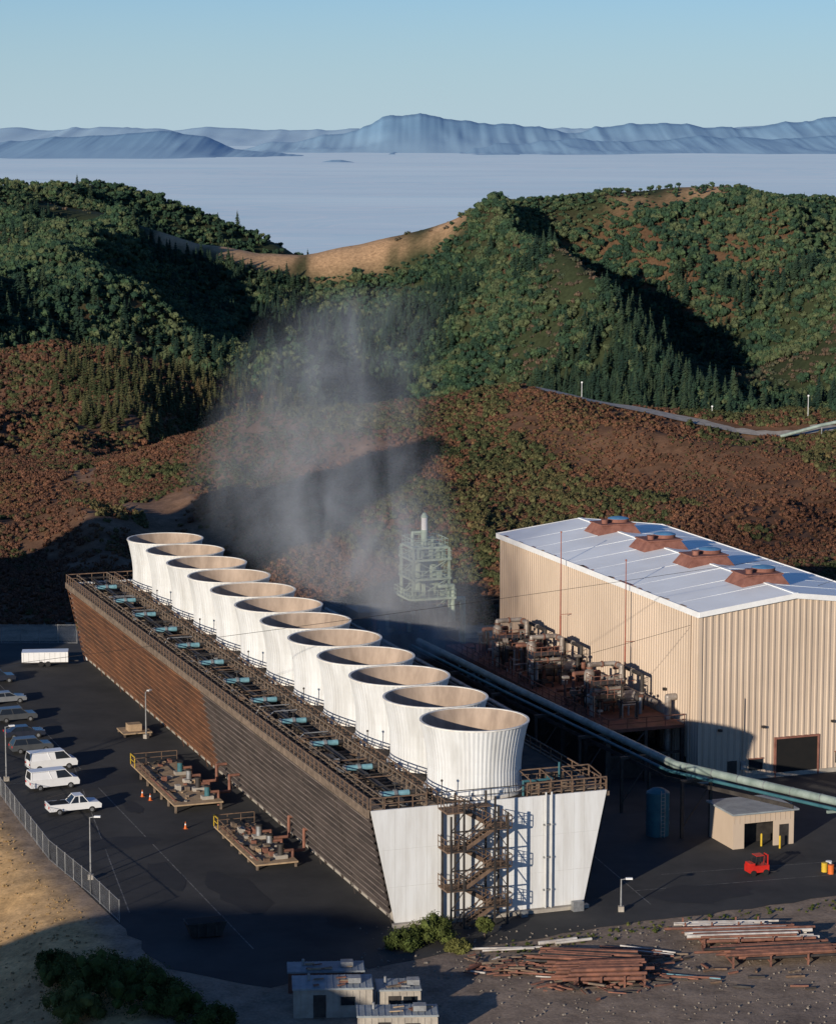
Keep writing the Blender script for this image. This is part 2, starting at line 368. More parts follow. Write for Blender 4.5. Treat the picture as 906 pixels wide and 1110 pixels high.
# ------------------------------------------------------------ cooling tower
def cooling_tower():
    E=empty("cooling_tower",OX,OY,0,TH); L=124.0; DZ=10.4; WB=18.0; OV=2.2
    mb=MB()
    for y0,y1 in ((0,0.2),(L-0.2,L)):
        mb.hexa([(0.05,y0,0.15),(WB-.05,y0,0.15),(WB-.05,y1,0.15),(0.05,y1,0.15),(-OV,y0,DZ+.25),(WB+OV,y0,DZ+.25),(WB+OV,y1,DZ+.25),(-OV,y1,DZ+.25)],M_white)
    for i in range(19):
        x=i*1.0
        mb.box(x-.012,x+.012,-0.012,0,0.2,DZ+.1,M_batten)
    for z in (3.6,7.0): mb.box(-OV*z/DZ+.1,WB+OV*z/DZ-.1,-0.015,-0.0,z-.015,z+.015,M_batten)
    for x in (14.2,14.75): mb.cyl((x,-.25,0.2),(x,-.25,DZ+.6),.09,M_batten,8)
    for z in (2,5,8): mb.box(14,14.95,-.3,0.0,z-.06,z+.06,M_steel)
    mb.box(-.3,WB+.3,-.6,-.05,-.1,.35,M_conc)
    for x,s in ((3,.8),(11.5,.6),(16.5,1)): mb.box(x,x+s,-1.3,-.7,0,s*.9,M_steel)
    mb.build("end_walls",E)
    mb=MB()
    mb.box(.4,WB-.4,.3,L-.3,0,.9,M_conc)
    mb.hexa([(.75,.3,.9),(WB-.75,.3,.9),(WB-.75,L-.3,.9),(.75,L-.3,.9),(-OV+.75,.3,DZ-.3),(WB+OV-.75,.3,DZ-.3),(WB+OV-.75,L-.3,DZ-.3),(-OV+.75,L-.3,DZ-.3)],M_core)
    mb.build("basin",E)
    mb=MB(); nr=14; bays=24
    for side in (0,1):
        for k in range(nr):
            z=1.3+k*(DZ-1.9)/(nr-1)
            xo=-OV*z/DZ
            for j in range(bays):
                y0=.3+j*(L-.6)/bays; y1=y0+(L-.6)/bays-.02
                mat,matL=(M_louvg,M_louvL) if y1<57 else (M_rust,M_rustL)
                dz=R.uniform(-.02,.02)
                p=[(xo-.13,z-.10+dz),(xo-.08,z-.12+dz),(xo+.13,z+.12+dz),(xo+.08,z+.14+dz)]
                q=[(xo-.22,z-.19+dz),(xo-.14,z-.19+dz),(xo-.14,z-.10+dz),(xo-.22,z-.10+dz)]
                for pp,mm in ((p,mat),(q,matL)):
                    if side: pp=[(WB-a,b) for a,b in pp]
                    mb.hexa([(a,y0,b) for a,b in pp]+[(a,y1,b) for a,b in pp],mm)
        for j in range(bays*2+1):
            y=.3+j*(L-.6)/bays/2
            a,b=(0.3,-OV+.3) if side==0 else (WB-.3,WB+OV-.3)
            t=.16 if j%2==0 else .08
            mb.beam((a,y,.1),(b,y,DZ),t,t,M_louvg if y<57 else M_rust)
            if j%4==0:
                a,b=(-.2,-OV-.24) if side==0 else (WB+.2,WB+OV+.24)
                mb.beam((a,y,.1),(b,y,DZ),.06,.06,M_louvg if y<57 else M_rust)
    mb.build("louvers",E)
    mb=MB()
    mb.box(-OV-.1,WB+OV+.1,.22,L-.22,DZ-.25,DZ,M_deck)
    mb.box(-OV-.35,-OV-.1,.1,L-.1,DZ-.4,DZ+.35,M_wood)
    mb.box(WB+OV+.1,WB+OV+.3,.1,L-.1,DZ-.3,DZ+.1,M_wood)
    mb.box(-OV+.1,-OV+1.2,.3,L-.3,DZ+.02,DZ+.32,M_wood)
    mb.box(3.05,4.0,.3,L-.3,DZ+.02,DZ+.30,M_wood)
    y=2.0
    while y<L-1:
        mb.box(-OV+1.25,3.0,y,y+.18,DZ+.01,DZ+.14,M_wood); y+=1.28
    for j in range(220):
        y=R.uniform(.6,L-1.5); x=R.uniform(-.7,2.5); s=R.uniform(.12,.6)
        mb.box(x,x+s,y,y+R.uniform(.2,1.5),DZ+.15,DZ+.2+s*R.uniform(.2,1),R.choice([M_deck,M_wood,M_dsteel,M_deck,M_railr,M_deck,M_steel]))
    mb.build("fan_deck",E)
    mb=MB()
    mb.pipe([(1.1,.8,DZ+.55),(1.1,L-1,DZ+.55)],.26,M_dsteel,10)
    for k in range(12):
        y=5.7+k*10.25
        mb.cyl((-.2,y-2.6,DZ+.8),(2.4,y-2.6,DZ+.8),.28,M_teal,12)
        mb.cyl((.95,y-2.6,DZ+.8),(1.25,y-2.6,DZ+.8),.38,M_steel,12)
        mb.cyl((-.35,y-2.6,DZ+.8),(-.2,y-2.6,DZ+.8),.38,M_steel,12)
        mb.cyl((1.1,y-2.6,DZ+1.1),(1.1,y-2.6,DZ+1.7),.05,M_dsteel,6); mb.cyl((1.1,y-2.6,DZ+1.7),(1.1,y-2.6,DZ+1.76),.28,M_dsteel,10)
        mb.pipe([(2.4,y-2.6,DZ+.8),(4.4,y-2.6,DZ+.8),(4.4,y-2.6,DZ+.1)],.24,M_dsteel,10)
        mb.box(16.6,18.2,y-.6,y+1.0,DZ,DZ+1.0,M_dsteel)
        for q in range(3):
            yy=y+R.uniform(-2,5); mb.pipe([(R.uniform(-.8,.5),yy,DZ+.2),(R.uniform(-.8,.5),yy,DZ+.9),(2.8,yy,DZ+.9)],.06,R.choice([M_railr,M_steel,M_dsteel]),6)
    mb.build("riser_pipes",E)
    mb=MB()
    for x in (-OV-.22,): mb.rail((x,.3,DZ+.35),(x,L-.3,DZ+.35),M_railr,1.05,1.28,.08)
    mb.rail((-OV+1.2,.3,DZ+.32),(-OV+1.2,L-.3,DZ+.32),M_wood,.95,2.57,.07)
    mb.rail((3.0,.3,DZ+.3),(3.0,L-.3,DZ+.3),M_wood,1.1,1.28,.08)
    mb.rail((4.05,.3,DZ+.3),(4.05,L-.3,DZ+.3),M_railr,1.1,1.28,.08)
    mb.rail((WB+OV,.3,DZ),(WB+OV,L-.3,DZ),M_railr,1.1,2.57,.08)
    mb.rail((-OV,.1,DZ+.25),(3.0,.1,DZ+.25),M_railr,1.1,1.2,.08)
    mb.rail((4,.15,DZ+.25),(12.5,.15,DZ+.25),M_dsteel,1.1,1.6,.05)
    mb.rail((12.5,.1,DZ+.25),(WB+OV,.1,DZ+.25),M_railr,1.2,1.0,.09)
    mb.rail((-OV,L-.1,DZ+.25),(WB+OV,L-.1,DZ+.25),M_railr,1.1,1.6,.08)
    mb.box(13.0,WB+OV-.2,.4,3.2,DZ+.35,DZ+.45,M_wood)
    for x in (13,15,17,19.8): 
        mb.beam((x,3.2,DZ),(x,3.2,DZ+1.9),.12,.12,M_railr); mb.beam((x,.5,DZ),(x,.5,DZ+1.6),.1,.1,M_railr)
        mb.beam((x,.5,DZ+1.6),(x,3.2,DZ+1.9),.08,.08,M_railr)
    mb.beam((13,3.2,DZ+1.9),(19.8,3.2,DZ+1.9),.1,.1,M_railr); mb.beam((13,.5,DZ+1.0),(19.8,.5,DZ+1.0),.08,.08,M_railr)
    mb.rail((13,3.2,DZ+.45),(19.8,3.2,DZ+.45),M_railr,1.0,.8,.06)
    mb.pipe([(12.7,1.5,DZ),(12.7,1.5,DZ+1.3),(15.5,1.5,DZ+1.3),(15.5,2.6,DZ+1.3),(15.5,2.6,DZ)],.12,M_dteal,8)
    mb.pipe([(16.8,3,DZ),(16.8,3,DZ+2.4)],.1,M_dteal,8)
    for i in range(4): mb.box(13.4+i*1.5,14.1+i*1.5,1.0,1.8,DZ+.45,DZ+1.1+.2*(i%2),M_dsteel if i%2 else M_wood)
    mb.build("deck_rails",E)
    prof=[(4.36,0),(4.22,1.0),(4.20,2.2),(4.28,3.3),(4.45,4.4),(4.67,5.5),(4.88,6.3)]
    for k in range(12):
        y=5.7+k*10.25; x=9.6; mb=MB()
        n=144; vs=[];fs=[]
        for r,z in prof:
            for i in range(n):
                t=2*math.pi*i/n; rr=r+(.05 if i%2 else -.0)
                vs.append((x+rr*math.cos(t),y+rr*math.sin(t),DZ+z))
        for j in range(len(prof)-1):
            for i in range(n): fs.append((j*n+i,j*n+(i+1)%n,(j+1)*n+(i+1)%n,(j+1)*n+i))
        mb.add(vs,fs,M_stack)
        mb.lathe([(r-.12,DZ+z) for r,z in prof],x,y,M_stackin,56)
        mb.lathe([(4.76,DZ+6.3),(4.76,DZ+6.37),(4.98,DZ+6.37),(4.98,DZ+6.25),(4.92,DZ+6.23)],x,y,M_rim,56,False)
        mb.lathe([(4.6,DZ+.0),(4.6,DZ+.3),(4.38,DZ+.3)],x,y,M_rim,56,False)
        mb.cyl((x,y,DZ+1.2),(x,y,DZ+2.6),.6,M_dsteel,16)
        for i in range(8):
            t=i*math.pi/4+k*.3
            c,s_=math.cos(t),math.sin(t)
            p=[]
            for rr,w,zz in ((.6,.22,.14),(3.95,.42,.05)):
                for sg in (-1,1): p.append((x+c*rr-s_*w*sg,y+s_*rr+c*w*sg,DZ+2.3+zz*sg))
            mb.add(p+[(a,b,cc-.06) for a,b,cc in p],[(0,1,3,2),(4,6,7,5),(0,2,6,4),(1,5,7,3),(2,3,7,6),(0,4,5,1)],M_steel)
        mb.box(x-4.0,x+4.0,y-.15,y+.15,DZ+.9,DZ+1.2,M_dsteel)
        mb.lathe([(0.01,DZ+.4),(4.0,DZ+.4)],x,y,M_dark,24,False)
        mb.build("fan_stack",E)
    mb=MB(); x0,x1=4.3,9.6; y0,y1=-2.6,-.35; NF=6
    for x in (x0,x0+1.2,x1-1.2,x1):
        for y in (y0,y1): mb.beam((x,y,0),(x,y,DZ+1.3 if x in(x0+1.2,x1-1.2) else DZ-.2),.16,.16,M_dsteel)
    lev=[10.55*i/NF for i in range(NF+1)]
    for i in range(NF):
        za,zb=lev[i],lev[i+1]
        xa,xb=(x0+1.2,x1-1.2) if i%2==0 else (x1-1.2,x0+1.2)
        ya=y0+.1 if i%2==0 else y0+1.25
        for yy in (ya,ya+.9):
            mb.beam((xa,yy,za),(xb,yy,zb),.07,.34,M_railr); mb.beam((xa,yy,za+1),(xb,yy,zb+1),.07,.07,M_railr)
            mb.beam((xa,yy,za+.55),(xb,yy,zb+.55),.05,.05,M_railr)
            for q in range(5):
                t=q/4; mb.beam((xa+(xb-xa)*t,yy,za+(zb-za)*t),(xa+(xb-xa)*t,yy,za+(zb-za)*t+1),.05,.05,M_railr)
        for q in range(9):
            t=(q+.5)/9; cx=xa+(xb-xa)*t; mb.box(cx-.16,cx+.16,ya,ya+.9,za+(zb-za)*t,za+(zb-za)*t+.05,M_dsteel)
        lx0,lx1=(x1-1.2,x1+.4) if i%2==0 else (x0-.4,x0+1.2)
        mb.box(lx0,lx1,y0,y1,zb-.14,zb,M_railr)
        mb.rail((lx0,y0,zb),(lx1,y0,zb),M_railr,1.05,.5,.05)
        ex=lx1 if i%2==0 else lx0
        mb.rail((ex,y0,zb),(ex,y1,zb),M_railr,1.05,.6,.05)
        mb.beam((x0,y0,za),(x0+1.2,y0,zb-.1),.07,.07,M_dsteel); mb.beam((x1-1.2,y0,zb-.1),(x1,y0,za),.07,.07,M_dsteel)
        mb.beam((x0,y0,za),(x1,y0,za),.09,.12,M_dsteel)
    mb.box(x0+.8,x1-1,y1-.9,.2,10.45,10.53,M_railr)
    mb.build("stair_tower",E)
    mb=MB()
    for k in range(6):
        y=.6+k*20.5; mb.cyl((4.6,y,DZ),(4.6,y,DZ+2.2),.04,M_dsteel,6); mb.ball((4.6,y,DZ+2.28),.12,M_dsteel,8)
    mb.build("deck_lamps",E)
cooling_tower()

# ------------------------------------------------------------ turbine building
def turbine_building():
    E=pempty("turbine_building",37.3,47.4); W=22.3; L=58.2; EH=18.5; RH=19.9
    def wall(mb,p,q,ztop,pitch,mat,z0=0.0):
        p=Vector((*p,0));q=Vector((*q,0));d=(q-p);Ln=d.length;d.normalize();nrm=Vector((d.y,-d.x,0))
        k=int(Ln/pitch);vs=[]
        for i in range(k):
            for t,o in ((0,0),(.5,0),(.62,.10),(.88,.10)):
                s=(i+t)*Ln/k; c=p+d*s+nrm*o; vs.append((c,s/Ln))
        vs.append((q,1.0))
        V=[];FA=[];FB=[]
        for c,t in vs: V.append((c.x,c.y,z0)); V.append((c.x,c.y,ztop(t)))
        for i in range(len(vs)-1):
            (FA if i%4!=2 else FB).append((2*i,2*i+2,2*i+3,2*i+1))
        mb.add(V,FA,mat); mb.add(V,FB,M_tan2)
    mb=MB()
    gab=lambda t: EH+(RH-EH)*(1-abs(2*t-1))
    flat=lambda t: EH
    wall(mb,(0,0),(W,0),gab,.72,M_tan); wall(mb,(W,0),(W,L),flat,.62,M_tan)
    wall(mb,(W,L),(0,L),gab,.62,M_tan); wall(mb,(0,L),(0,0),flat,.62,M_tan)
    mb.build("walls",E)
    mb=MB(); o=.35
    for sx in (0,1):
        xa,xb=(-o,W/2) if sx==0 else (W+o,W/2)
        za=EH-.05
        p=[(xa,-o,za+.02),(xb,-o,RH+.02),(xb,L+o,RH+.02),(xa,L+o,za+.02)]
        mb.hexa([(a,b,c) for a,b,c in p]+[(a,b,c+.22) for a,b,c in p],M_roof)
    mb.box(W/2-.25,W/2+.25,-o,L+o,RH+.2,RH+.30,M_roof)
    for k in range(1,10):
        y=k*5.8
        for sx in (0,1):
            xa,xb=(-o,W/2-.3) if sx==0 else (W+o,W/2+.3)
            mb.beam((xa,y,EH+.17),(xb,y,RH+.22),.05,.05,M_roof)
    for k in range(28):
        y=R.uniform(0,L); mb.box(-o+.02,-o+R.uniform(.1,.5),y,y+R.uniform(.3,1.4),EH+.19,EH+.30,R.choice([M_wood,M_vent,M_board]))
    mb.build("roof",E)
    mb=MB()
    mb.box(-o-.08,-o,-o,L+o,EH-.35,EH+.3,M_trim); mb.box(W+o,W+o+.08,-o,L+o,EH-.35,EH+.3,M_trim)
    for y in (-o-.08,L+o):
        for sx in (0,1):
            xa,xb=(-o,W/2) if sx==0 else (W+o,W/2)
            p=[(xa,y,EH-.3),(xb,y,RH-.3),(xb,y+.08,RH-.3),(xa,y+.08,EH-.3)]
            mb.hexa(p+[(a,b,c+.58) for a,b,c in p],M_trim)
    for x in (0,W): mb.box(x-.16,x+.16,-.16,.0,0,EH-.3,M_tan)
    mb.cyl((-.25,2,0),(-.25,2,EH-.3),.09,M_tan,8)
    mb.build("trim",E)
    mb=MB()
    for i,a in enumerate((46.2,59.7,72.0,85.6)):
        y=a-37.3; x=W/2; z=RH+.1
        b0=3.1;t0=2.1
        mb.hexa([(x-b0,y-2.4,z-.5),(x+b0,y-2.4,z-.5),(x+b0,y+2.4,z-.5),(x-b0,y+2.4,z-.5),(x-t0,y-1.7,z+.9),(x+t0,y-1.7,z+.9),(x+t0,y+1.7,z+.9),(x-t0,y+1.7,z+.9)],M_vent)
        mb.box(x-2.3,x+2.3,y-1.9,y+1.9,z+.9,z+1.05,M_vent)
        mb.cyl((x+.9,y+.3,z+1.05),(x+.9,y+.3,z+1.45),1.3,M_vent,20,1.35)
        mb.lathe([(1.35,z+1.45),(1.1,z+1.55),(.6,z+1.65),(.01,z+1.68)],x+.9,y+.3,M_blue,20)
        mb.cyl((x-1.4,y-.8,z+1.05),(x-1.4,y-.8,z+1.5),.4,M_vent,12); mb.cyl((x-1.4,y-.8,z+1.5),(x-1.4,y-.8,z+1.56),.5,M_vent,12)
    mb.build("roof_vents",E)
    mb=MB()
    mb.box(9.2,14.2,-.16,.05,0,4.2,M_dark); mb.box(9.0,9.2,-.25,0,0,4.4,M_vent); mb.box(14.2,14.4,-.25,0,0,4.4,M_vent); mb.box(9.2,14.2,-.25,0,4.2,4.4,M_vent)
    mb.box(3.4,4.5,-.16,.05,0,2.2,M_dsteel)
    for x in (6.0,16.5,19.2): 
        mb.box(x,x+1.6,-.16,.05,1.0,2.2,M_glass); mb.box(x-.1,x+1.7,-.2,0,2.2,2.3,M_vent)
    for x in (2.2,7.4,15.8,20): mb.box(x,x+.35,-.5,-.12,5.6,5.85,M_dsteel)
    mb.box(-.2,-.05,3,4.2,0,2.3,M_dsteel)
    for y in (8,22,40): mb.box(-.45,-.1,y,y+.35,8.6,8.9,M_dsteel)
    mb.box(0,W,-.22,-.12,0,.5,M_conc)
    mb.cyl((5.2,-.2,.5),(5.2,-.2,9),.06,M_tan2,6); mb.cyl((17.8,-.2,.5),(17.8,-.2,12),.06,M_tan2,6)
    mb.box(4.9,5.5,-.35,-.12,1.2,2.1,M_steel)
    mb.build("doors_and_windows",E)
turbine_building()

# ------------------------------------------------------------ condenser deck in front of the hall
def equipment_deck():
    E=pempty("condenser_equipment_deck",40,38); mb=MB(); L=50;W=9; Z=6
    mb.box(0,W,0,L,Z-.35,Z,M_redfl)
    for i in range(9):
        y=.2+i*(L-.4)/8
        for x in (.2,W/2,W-.2): mb.beam((x,y,0),(x,y,Z-.35),.35,.35,M_dsteel)
        mb.beam((.2,y,1),(W/2,y,Z-.4),.15,.15,M_dsteel)
        mb.beam((.2,y,3),(W-.2,y,3),.2,.25,M_dsteel)
    mb.box(1,W-1,2,L-2,0.02,2.6,M_dsteel)
    mb.box(.0,.12,0,L,Z-.6,Z-.35,M_redfl)
    mb.rail((.1,.1,Z),(.1,L,Z),M_redfl,1.1,1.8,.07); mb.rail((.1,.1,Z),(W,.1,Z),M_redfl,1.1,1.8,.07)
    mb.box(4.5,W-.3,12.5,15.5,Z,Z+.6,M_redfl)
    mb.build("deck_frame",E)
    mb=MB()
    for y0,k in ((9,0),(26,1),(37,2)):
        mb.cyl((2.0,y0,Z+1.3),(7.0,y0,Z+1.3),.8,M_silver,18); mb.ball((2,y0,Z+1.3),.8,M_silver,14)
        mb.cyl((3,y0+3,Z+.8),(3,y0+3,Z+3.6),.6,M_silver,16); mb.ball((3,y0+3,Z+3.6),.6,M_silver,12)
        mb.pipe([(3,y0+3,Z+4.0),(3,y0+3,Z+4.6),(6,y0+3,Z+4.6),(6,y0+1,Z+4.6),(6,y0+1,Z+1)],.28,M_silver,12,M_rpipe)
        mb.pipe([(1.2,y0-2,Z),(1.2,y0-2,Z+2.8),(4.5,y0-2,Z+2.8),(4.5,y0-2,Z+1)],.32,M_silver,12,M_rpipe)
        mb.pipe([(7.6,y0-1,Z),(7.6,y0-1,Z+3.9),(7.6,y0+4,Z+3.9),(7.6,y0+4,Z)],.22,M_dsteel,10,M_silver)
        mb.pipe([(5,y0+5,Z),(5,y0+5,Z+3.3),(2,y0+5,Z+3.3),(2,y0+5,Z)],.24,M_rpipe,10,M_silver)
        for q in range(40):
            x=R.uniform(.6,8.2);y=y0+R.uniform(-5,8.5);h=R.uniform(.5,3.4)
            m=R.choice([M_silver,M_dsteel,M_rpipe,M_steel,M_dsteel,M_rpipe])
            mb.cyl((x,y,Z),(x,y,Z+h),R.uniform(.05,.22),m,8)
            s=R.uniform(.12,.4)
            mb.box(x-s,x+s,y-s*.8,y+s*.8,Z+h,Z+h+R.uniform(.15,.5),R.choice([M_dsteel,M_rpipe,M_silver]))
            if q%2==0:
                x2=x+R.choice([-1.6,1.6]); y2=y+R.uniform(-1,1)
                if .3<x2<8.6: mb.pipe([(x,y,Z+h*.7),(x2,y,Z+h*.7),(x2,y2,Z+h*.7),(x2,y2,Z)],R.uniform(.06,.15),m,8)
        for z in (2.0,3.6):
            mb.box(.9,4.2,y0-3,y0-1,Z+z,Z+z+.08,M_dsteel); mb.rail((.9,y0-3,Z+z),(4.2,y0-3,Z+z),M_rpipe,1,.8,.05); mb.rail((.9,y0-3,Z+z),(.9,y0-1,Z+z),M_rpipe,1,.8,.05)
        for xx in (.9,4.2):
            for yy in (y0-3,y0-1): mb.beam((xx,yy,Z),(xx,yy,Z+3.6),.12,.12,M_dsteel)
    mb.pipe([(8.3,6,Z+1.2),(8.3,40,Z+1.2)],.3,M_silver,12)
    mb.pipe([(8.4,3,0),(8.4,3,Z+2.4),(9.3,3,Z+2.4)],.38,M_silver,14)
    mb.pipe([(1.6,18,Z+.6),(7,18,Z+.6),(7,23,Z+.6),(7,23,Z+2.5)],.24,M_rpipe,10)
    mb.build("condenser_piping",E)
equipment_deck()

def process_block():
    E=pempty("process_equipment",50,26); mb=MB()
    for y in range(0,64,7):
        for x in (0,5): mb.beam((x,y,0),(x,y,6.5),.3,.3,M_dsteel)
        mb.beam((0,y,6.5),(5,y,6.5),.25,.35,M_dsteel); mb.beam((0,y,4.2),(5,y,4.2),.2,.25,M_dsteel)
        mb.beam((0,y,0),(5,y,4.2),.12,.12,M_dsteel)
    for x in (0,5): mb.beam((x,0,6.5),(x,63,6.5),.2,.3,M_dsteel)
    for x,r,z,m in ((.9,.3,7,M_dsteel),(1.9,.18,6.85,M_pipeg),(2.8,.3,7.0,M_dsteel),(4.1,.22,6.9,M_silver),(2,.3,4.7,M_dsteel),(3.4,.3,4.7,M_rpipe)):
        mb.cyl((x,-2,z),(x,64,z),r,m,12)
    mb.build("pipe_rack",E)
    mb=MB()
    mb.box(4,16,46,56,0,6.5,M_dsteel)
    for i in range(5): mb.cyl((5.5+i*2.2,48,6.5),(5.5+i*2.2,48,8.6+.4*(i%2)),.45,M_dsteel,12)
    mb.box(4,16,50,55.5,6.5,8.8,M_dsteel); mb.rail((4,46,6.5),(16,46,6.5),M_railr,1.1,1.5,.06); mb.rail((4,50,8.8),(16,50,8.8),M_railr,1.1,1.5,.06)
    for i in range(26):
        x=R.uniform(4.3,15.3);y=R.uniform(46.3,49.5); mb.box(x,x+R.uniform(.3,.9),y,y+.5,6.5,6.5+R.uniform(.5,2.4),R.choice([M_dsteel,M_dsteel,M_rpipe,M_pipeg]))
    mb.build("compressor_house",E)
process_block()

def green_tower():
    E=pempty("gas_treatment_tower",103,40); mb=MB(); w=2.4
    T=19.0
    for x in (-w,w):
        for y in (-w,w): mb.beam((x,y,0),(x,y,T-2.5),.3,.3,M_green)
    lv=[4,7,10,12.5,15,16.5]
    for i,z in enumerate(lv):
        e=w+.7 if i in(2,) else w+.25
        if i==5: e=w-.1
        for s in (-1,1):
            mb.beam((-e,s*e,z),(e,s*e,z),.16,.28,M_green); mb.beam((s*e,-e,z),(s*e,e,z),.16,.28,M_green)
        mb.box(-e,e,-e,-1.5,z,z+.06,M_green); mb.box(-e,-1.5,-1.5,e,z,z+.06,M_green)
        for s in (-1,1):
            mb.rail((-e,s*e,z),(e,s*e,z),M_green,1.1,1.1,.06); mb.rail((s*e,-e,z),(s*e,e,z),M_green,1.1,1.1,.06)
        if i:
            z0=lv[i-1]
            for s in (-1,1):
                mb.beam((-w,s*w,z0),(w,s*w,z),.12,.12,M_green); mb.beam((s*w,w,z0),(s*w,-w,z),.12,.12,M_green)
                mb.beam((w,s*w,z0),(-w,s*w,z),.08,.08,M_green)
    mb.build("tower_frame",E)
    mb=MB()
    mb.cyl((-.9,0,2),(-.9,0,15.8),.95,M_green,18); mb.cyl((-.9,0,15.8),(-.9,0,16.6),.95,M_green,18,.4)
    mb.cyl((1.1,.3,2),(1.1,.3,14.5),.7,M_green,16); mb.ball((1.1,.3,14.5),.7,M_green,12)
    mb.cyl((-.2,-.3,14),(-.2,-.3,18.6),.45,M_green,14); mb.cyl((-.2,-.3,18.6),(-.2,-.3,20.2),.4,M_trim,14); mb.cyl((-.2,-.3,20.2),(-.2,-.3,20.8),.5,M_green,14,.2)
    mb.pipe([(1.1,.3,15),(1.1,.3,17.4),(-.2,-.3,17.4)],.25,M_green,10)
    mb.pipe([(-1.6,.3,15),(-1.6,.3,18.2),(-.4,.3,18.2)],.2,M_green,10)
    mb.pipe([(2.9,-2.6,1),(2.9,-2.6,11.5),(1.1,-2.6,11.5),(1.1,-1,11.5)],.28,M_green,10,M_green)
    mb.pipe([(3.6,0,0),(3.6,0,9.2),(5.2,0,9.2),(5.2,0,2)],.35,M_green,10)
    for s in (-.25,.25): mb.beam((-2.9+s,-2.9,4),(-2.9+s,-2.9,17),.05,.05,M_green)
    for i in range(30): mb.beam((-3.15,-2.9,4+i*.43),(-2.65,-2.9,4+i*.43),.04,.04,M_green)
    for z in (6,9,13): mb.cyl((-.9,0,z),(-.9,0,z+.2),1.08,M_green,18)
    for q in range(26):
        x,y,z=R.uniform(-2,2),R.uniform(-2.4,-1),R.choice(lv[:5]); mb.box(x-.25,x+.25,y-.2,y+.2,z+.1,z+R.uniform(.6,1.9),M_green)
    mb.build("vessels",E)
green_tower()

def pipeline():
    E=pempty("steam_pipeline",0,0); mb=MB(); Z=6.6
    path=[(35.2,92,Z-.3),(35.6,60,Z),(37.2,21.5,Z),(43.8,6.5,Z),(50,-7.5,Z),(58,-25,Z)]
    mb.pipe(path,.40,M_pipeg,16)
    path2=[(x-1.0,y-.3,z-.45) for x,y,z in path]; mb.pipe(path2,.17,M_dteal,12)
    for i in range(len(path)-1):
        p,q=Vector(path[i]),Vector(path[i+1]); L=(q-p).length; d=(q-p).normalized(); k=int(L/3.2)
        for j in range(k):
            c=p+d*(j+.5)*L/k; mb.cyl(c-d*.04,c+d*.04,.43,M_steel,16)
    mb.build("pipes",E)
    mb=MB()
    for p in ((35.5,75),(35.6,62),(36.0,50),(36.5,39),(36.9,29),(38.5,18)):
        for dx in (-2.2,.9): mb.beam((p[0]+dx,p[1],0),(p[0]+dx,p[1],Z-1),.28,.28,M_dsteel)
        mb.beam((p[0]-2.4,p[1],Z-.85),(p[0]+1.1,p[1],Z-.85),.3,.3,M_dsteel)
        mb.beam((p[0]-2.2,p[1],1),(p[0]+.9,p[1],Z-1.3),.1,.1,M_dsteel)
    for x,y in ((45.6,2.6),(52.3,-12.5)):
        mb.cyl((x,y,0),(x,y,2.6),.18,M_yel,12); mb.cyl((x,y,2.6),(x,y,Z-.6),.15,M_pipeg,12)
        mb.box(x-1.6,x+.5,y-.12,y+.12,Z-.9,Z-.65,M_pipeg); mb.box(x-.5,x+.5,y-.5,y+.5,0,.18,M_conc)
    for a,b in zip([(33.9,92),(34.3,60),(35.9,21)],[(34.3,60),(35.9,21),(42.5,6.5)]):
        mb.beam((a[0],a[1],Z-1.1),(b[0],b[1],Z-1.1),.12,.4,M_dsteel)
    mb.build("supports",E)
pipeline()

def shed():
    E=pempty("pump_house",12.5,39.2); mb=MB()
    W,D,h=6.6,5.2,3.5
    mb.box(0,.15,0,D,0,h,M_tan); mb.box(W-.15,W,0,D,0,h,M_tan); mb.box(.15,W-.15,D-.15,D,0,h,M_tan)
    mb.box(.15,1.2,0,.15,0,h,M_tan); mb.box(4.4,W-.15,0,.15,0,h,M_tan); mb.box(1.2,4.4,0,.15,2.5,h,M_tan)
    mb.box(-.3,W+.3,-.5,D+.3,h,h+.18,M_greyroof)
    mb.box(.3,W-.3,2,D-.3,0,2.2,M_dsteel); mb.box(5,6,-.05,0,0,2.1,M_dsteel)
    for i in range(12): mb.box(.1+i*.55,.14+i*.55,-.03,.0,2.55,h-.02,M_tan2)
    mb.build("pump_house_shell",E)
    E=pempty("water_tank",20,34.6); mb=MB()
    mb.cyl((0,0,0),(0,0,4.4),1.15,M_dteal,20); mb.lathe([(1.15,4.4),(.6,4.75),(.01,4.85)],0,0,M_dteal,20)
    for z in (1.2,2.6,4.2): mb.cyl((0,0,z),(0,0,z+.08),1.19,M_dteal,20)
    for s in (-.2,.2): mb.beam((s,-1.25,0),(s,-1.25,4.8),.05,.05,M_steel)
    for i in range(12): mb.beam((-.2,-1.25,.3+i*.38),(.2,-1.25,.3+i*.38),.04,.04,M_steel)
    mb.build("tank",E)
    for a,b,h in ((72,45.9,22.4),(54,46.2,21.8)):
        E=pempty("lightning_mast",a,b); mb=MB(); mb.cyl((0,0,0),(0,0,h*.55),.11,M_mast,8); mb.cyl((0,0,h*.55),(0,0,h),.08,M_mast,8,.05); mb.ball((0,0,h),.12,M_mast,8)
        for z in (8,12.5): mb.beam((0,0,z),(1.4,0,z),.06,.06,M_mast)
        mb.build("mast",E)
shed()

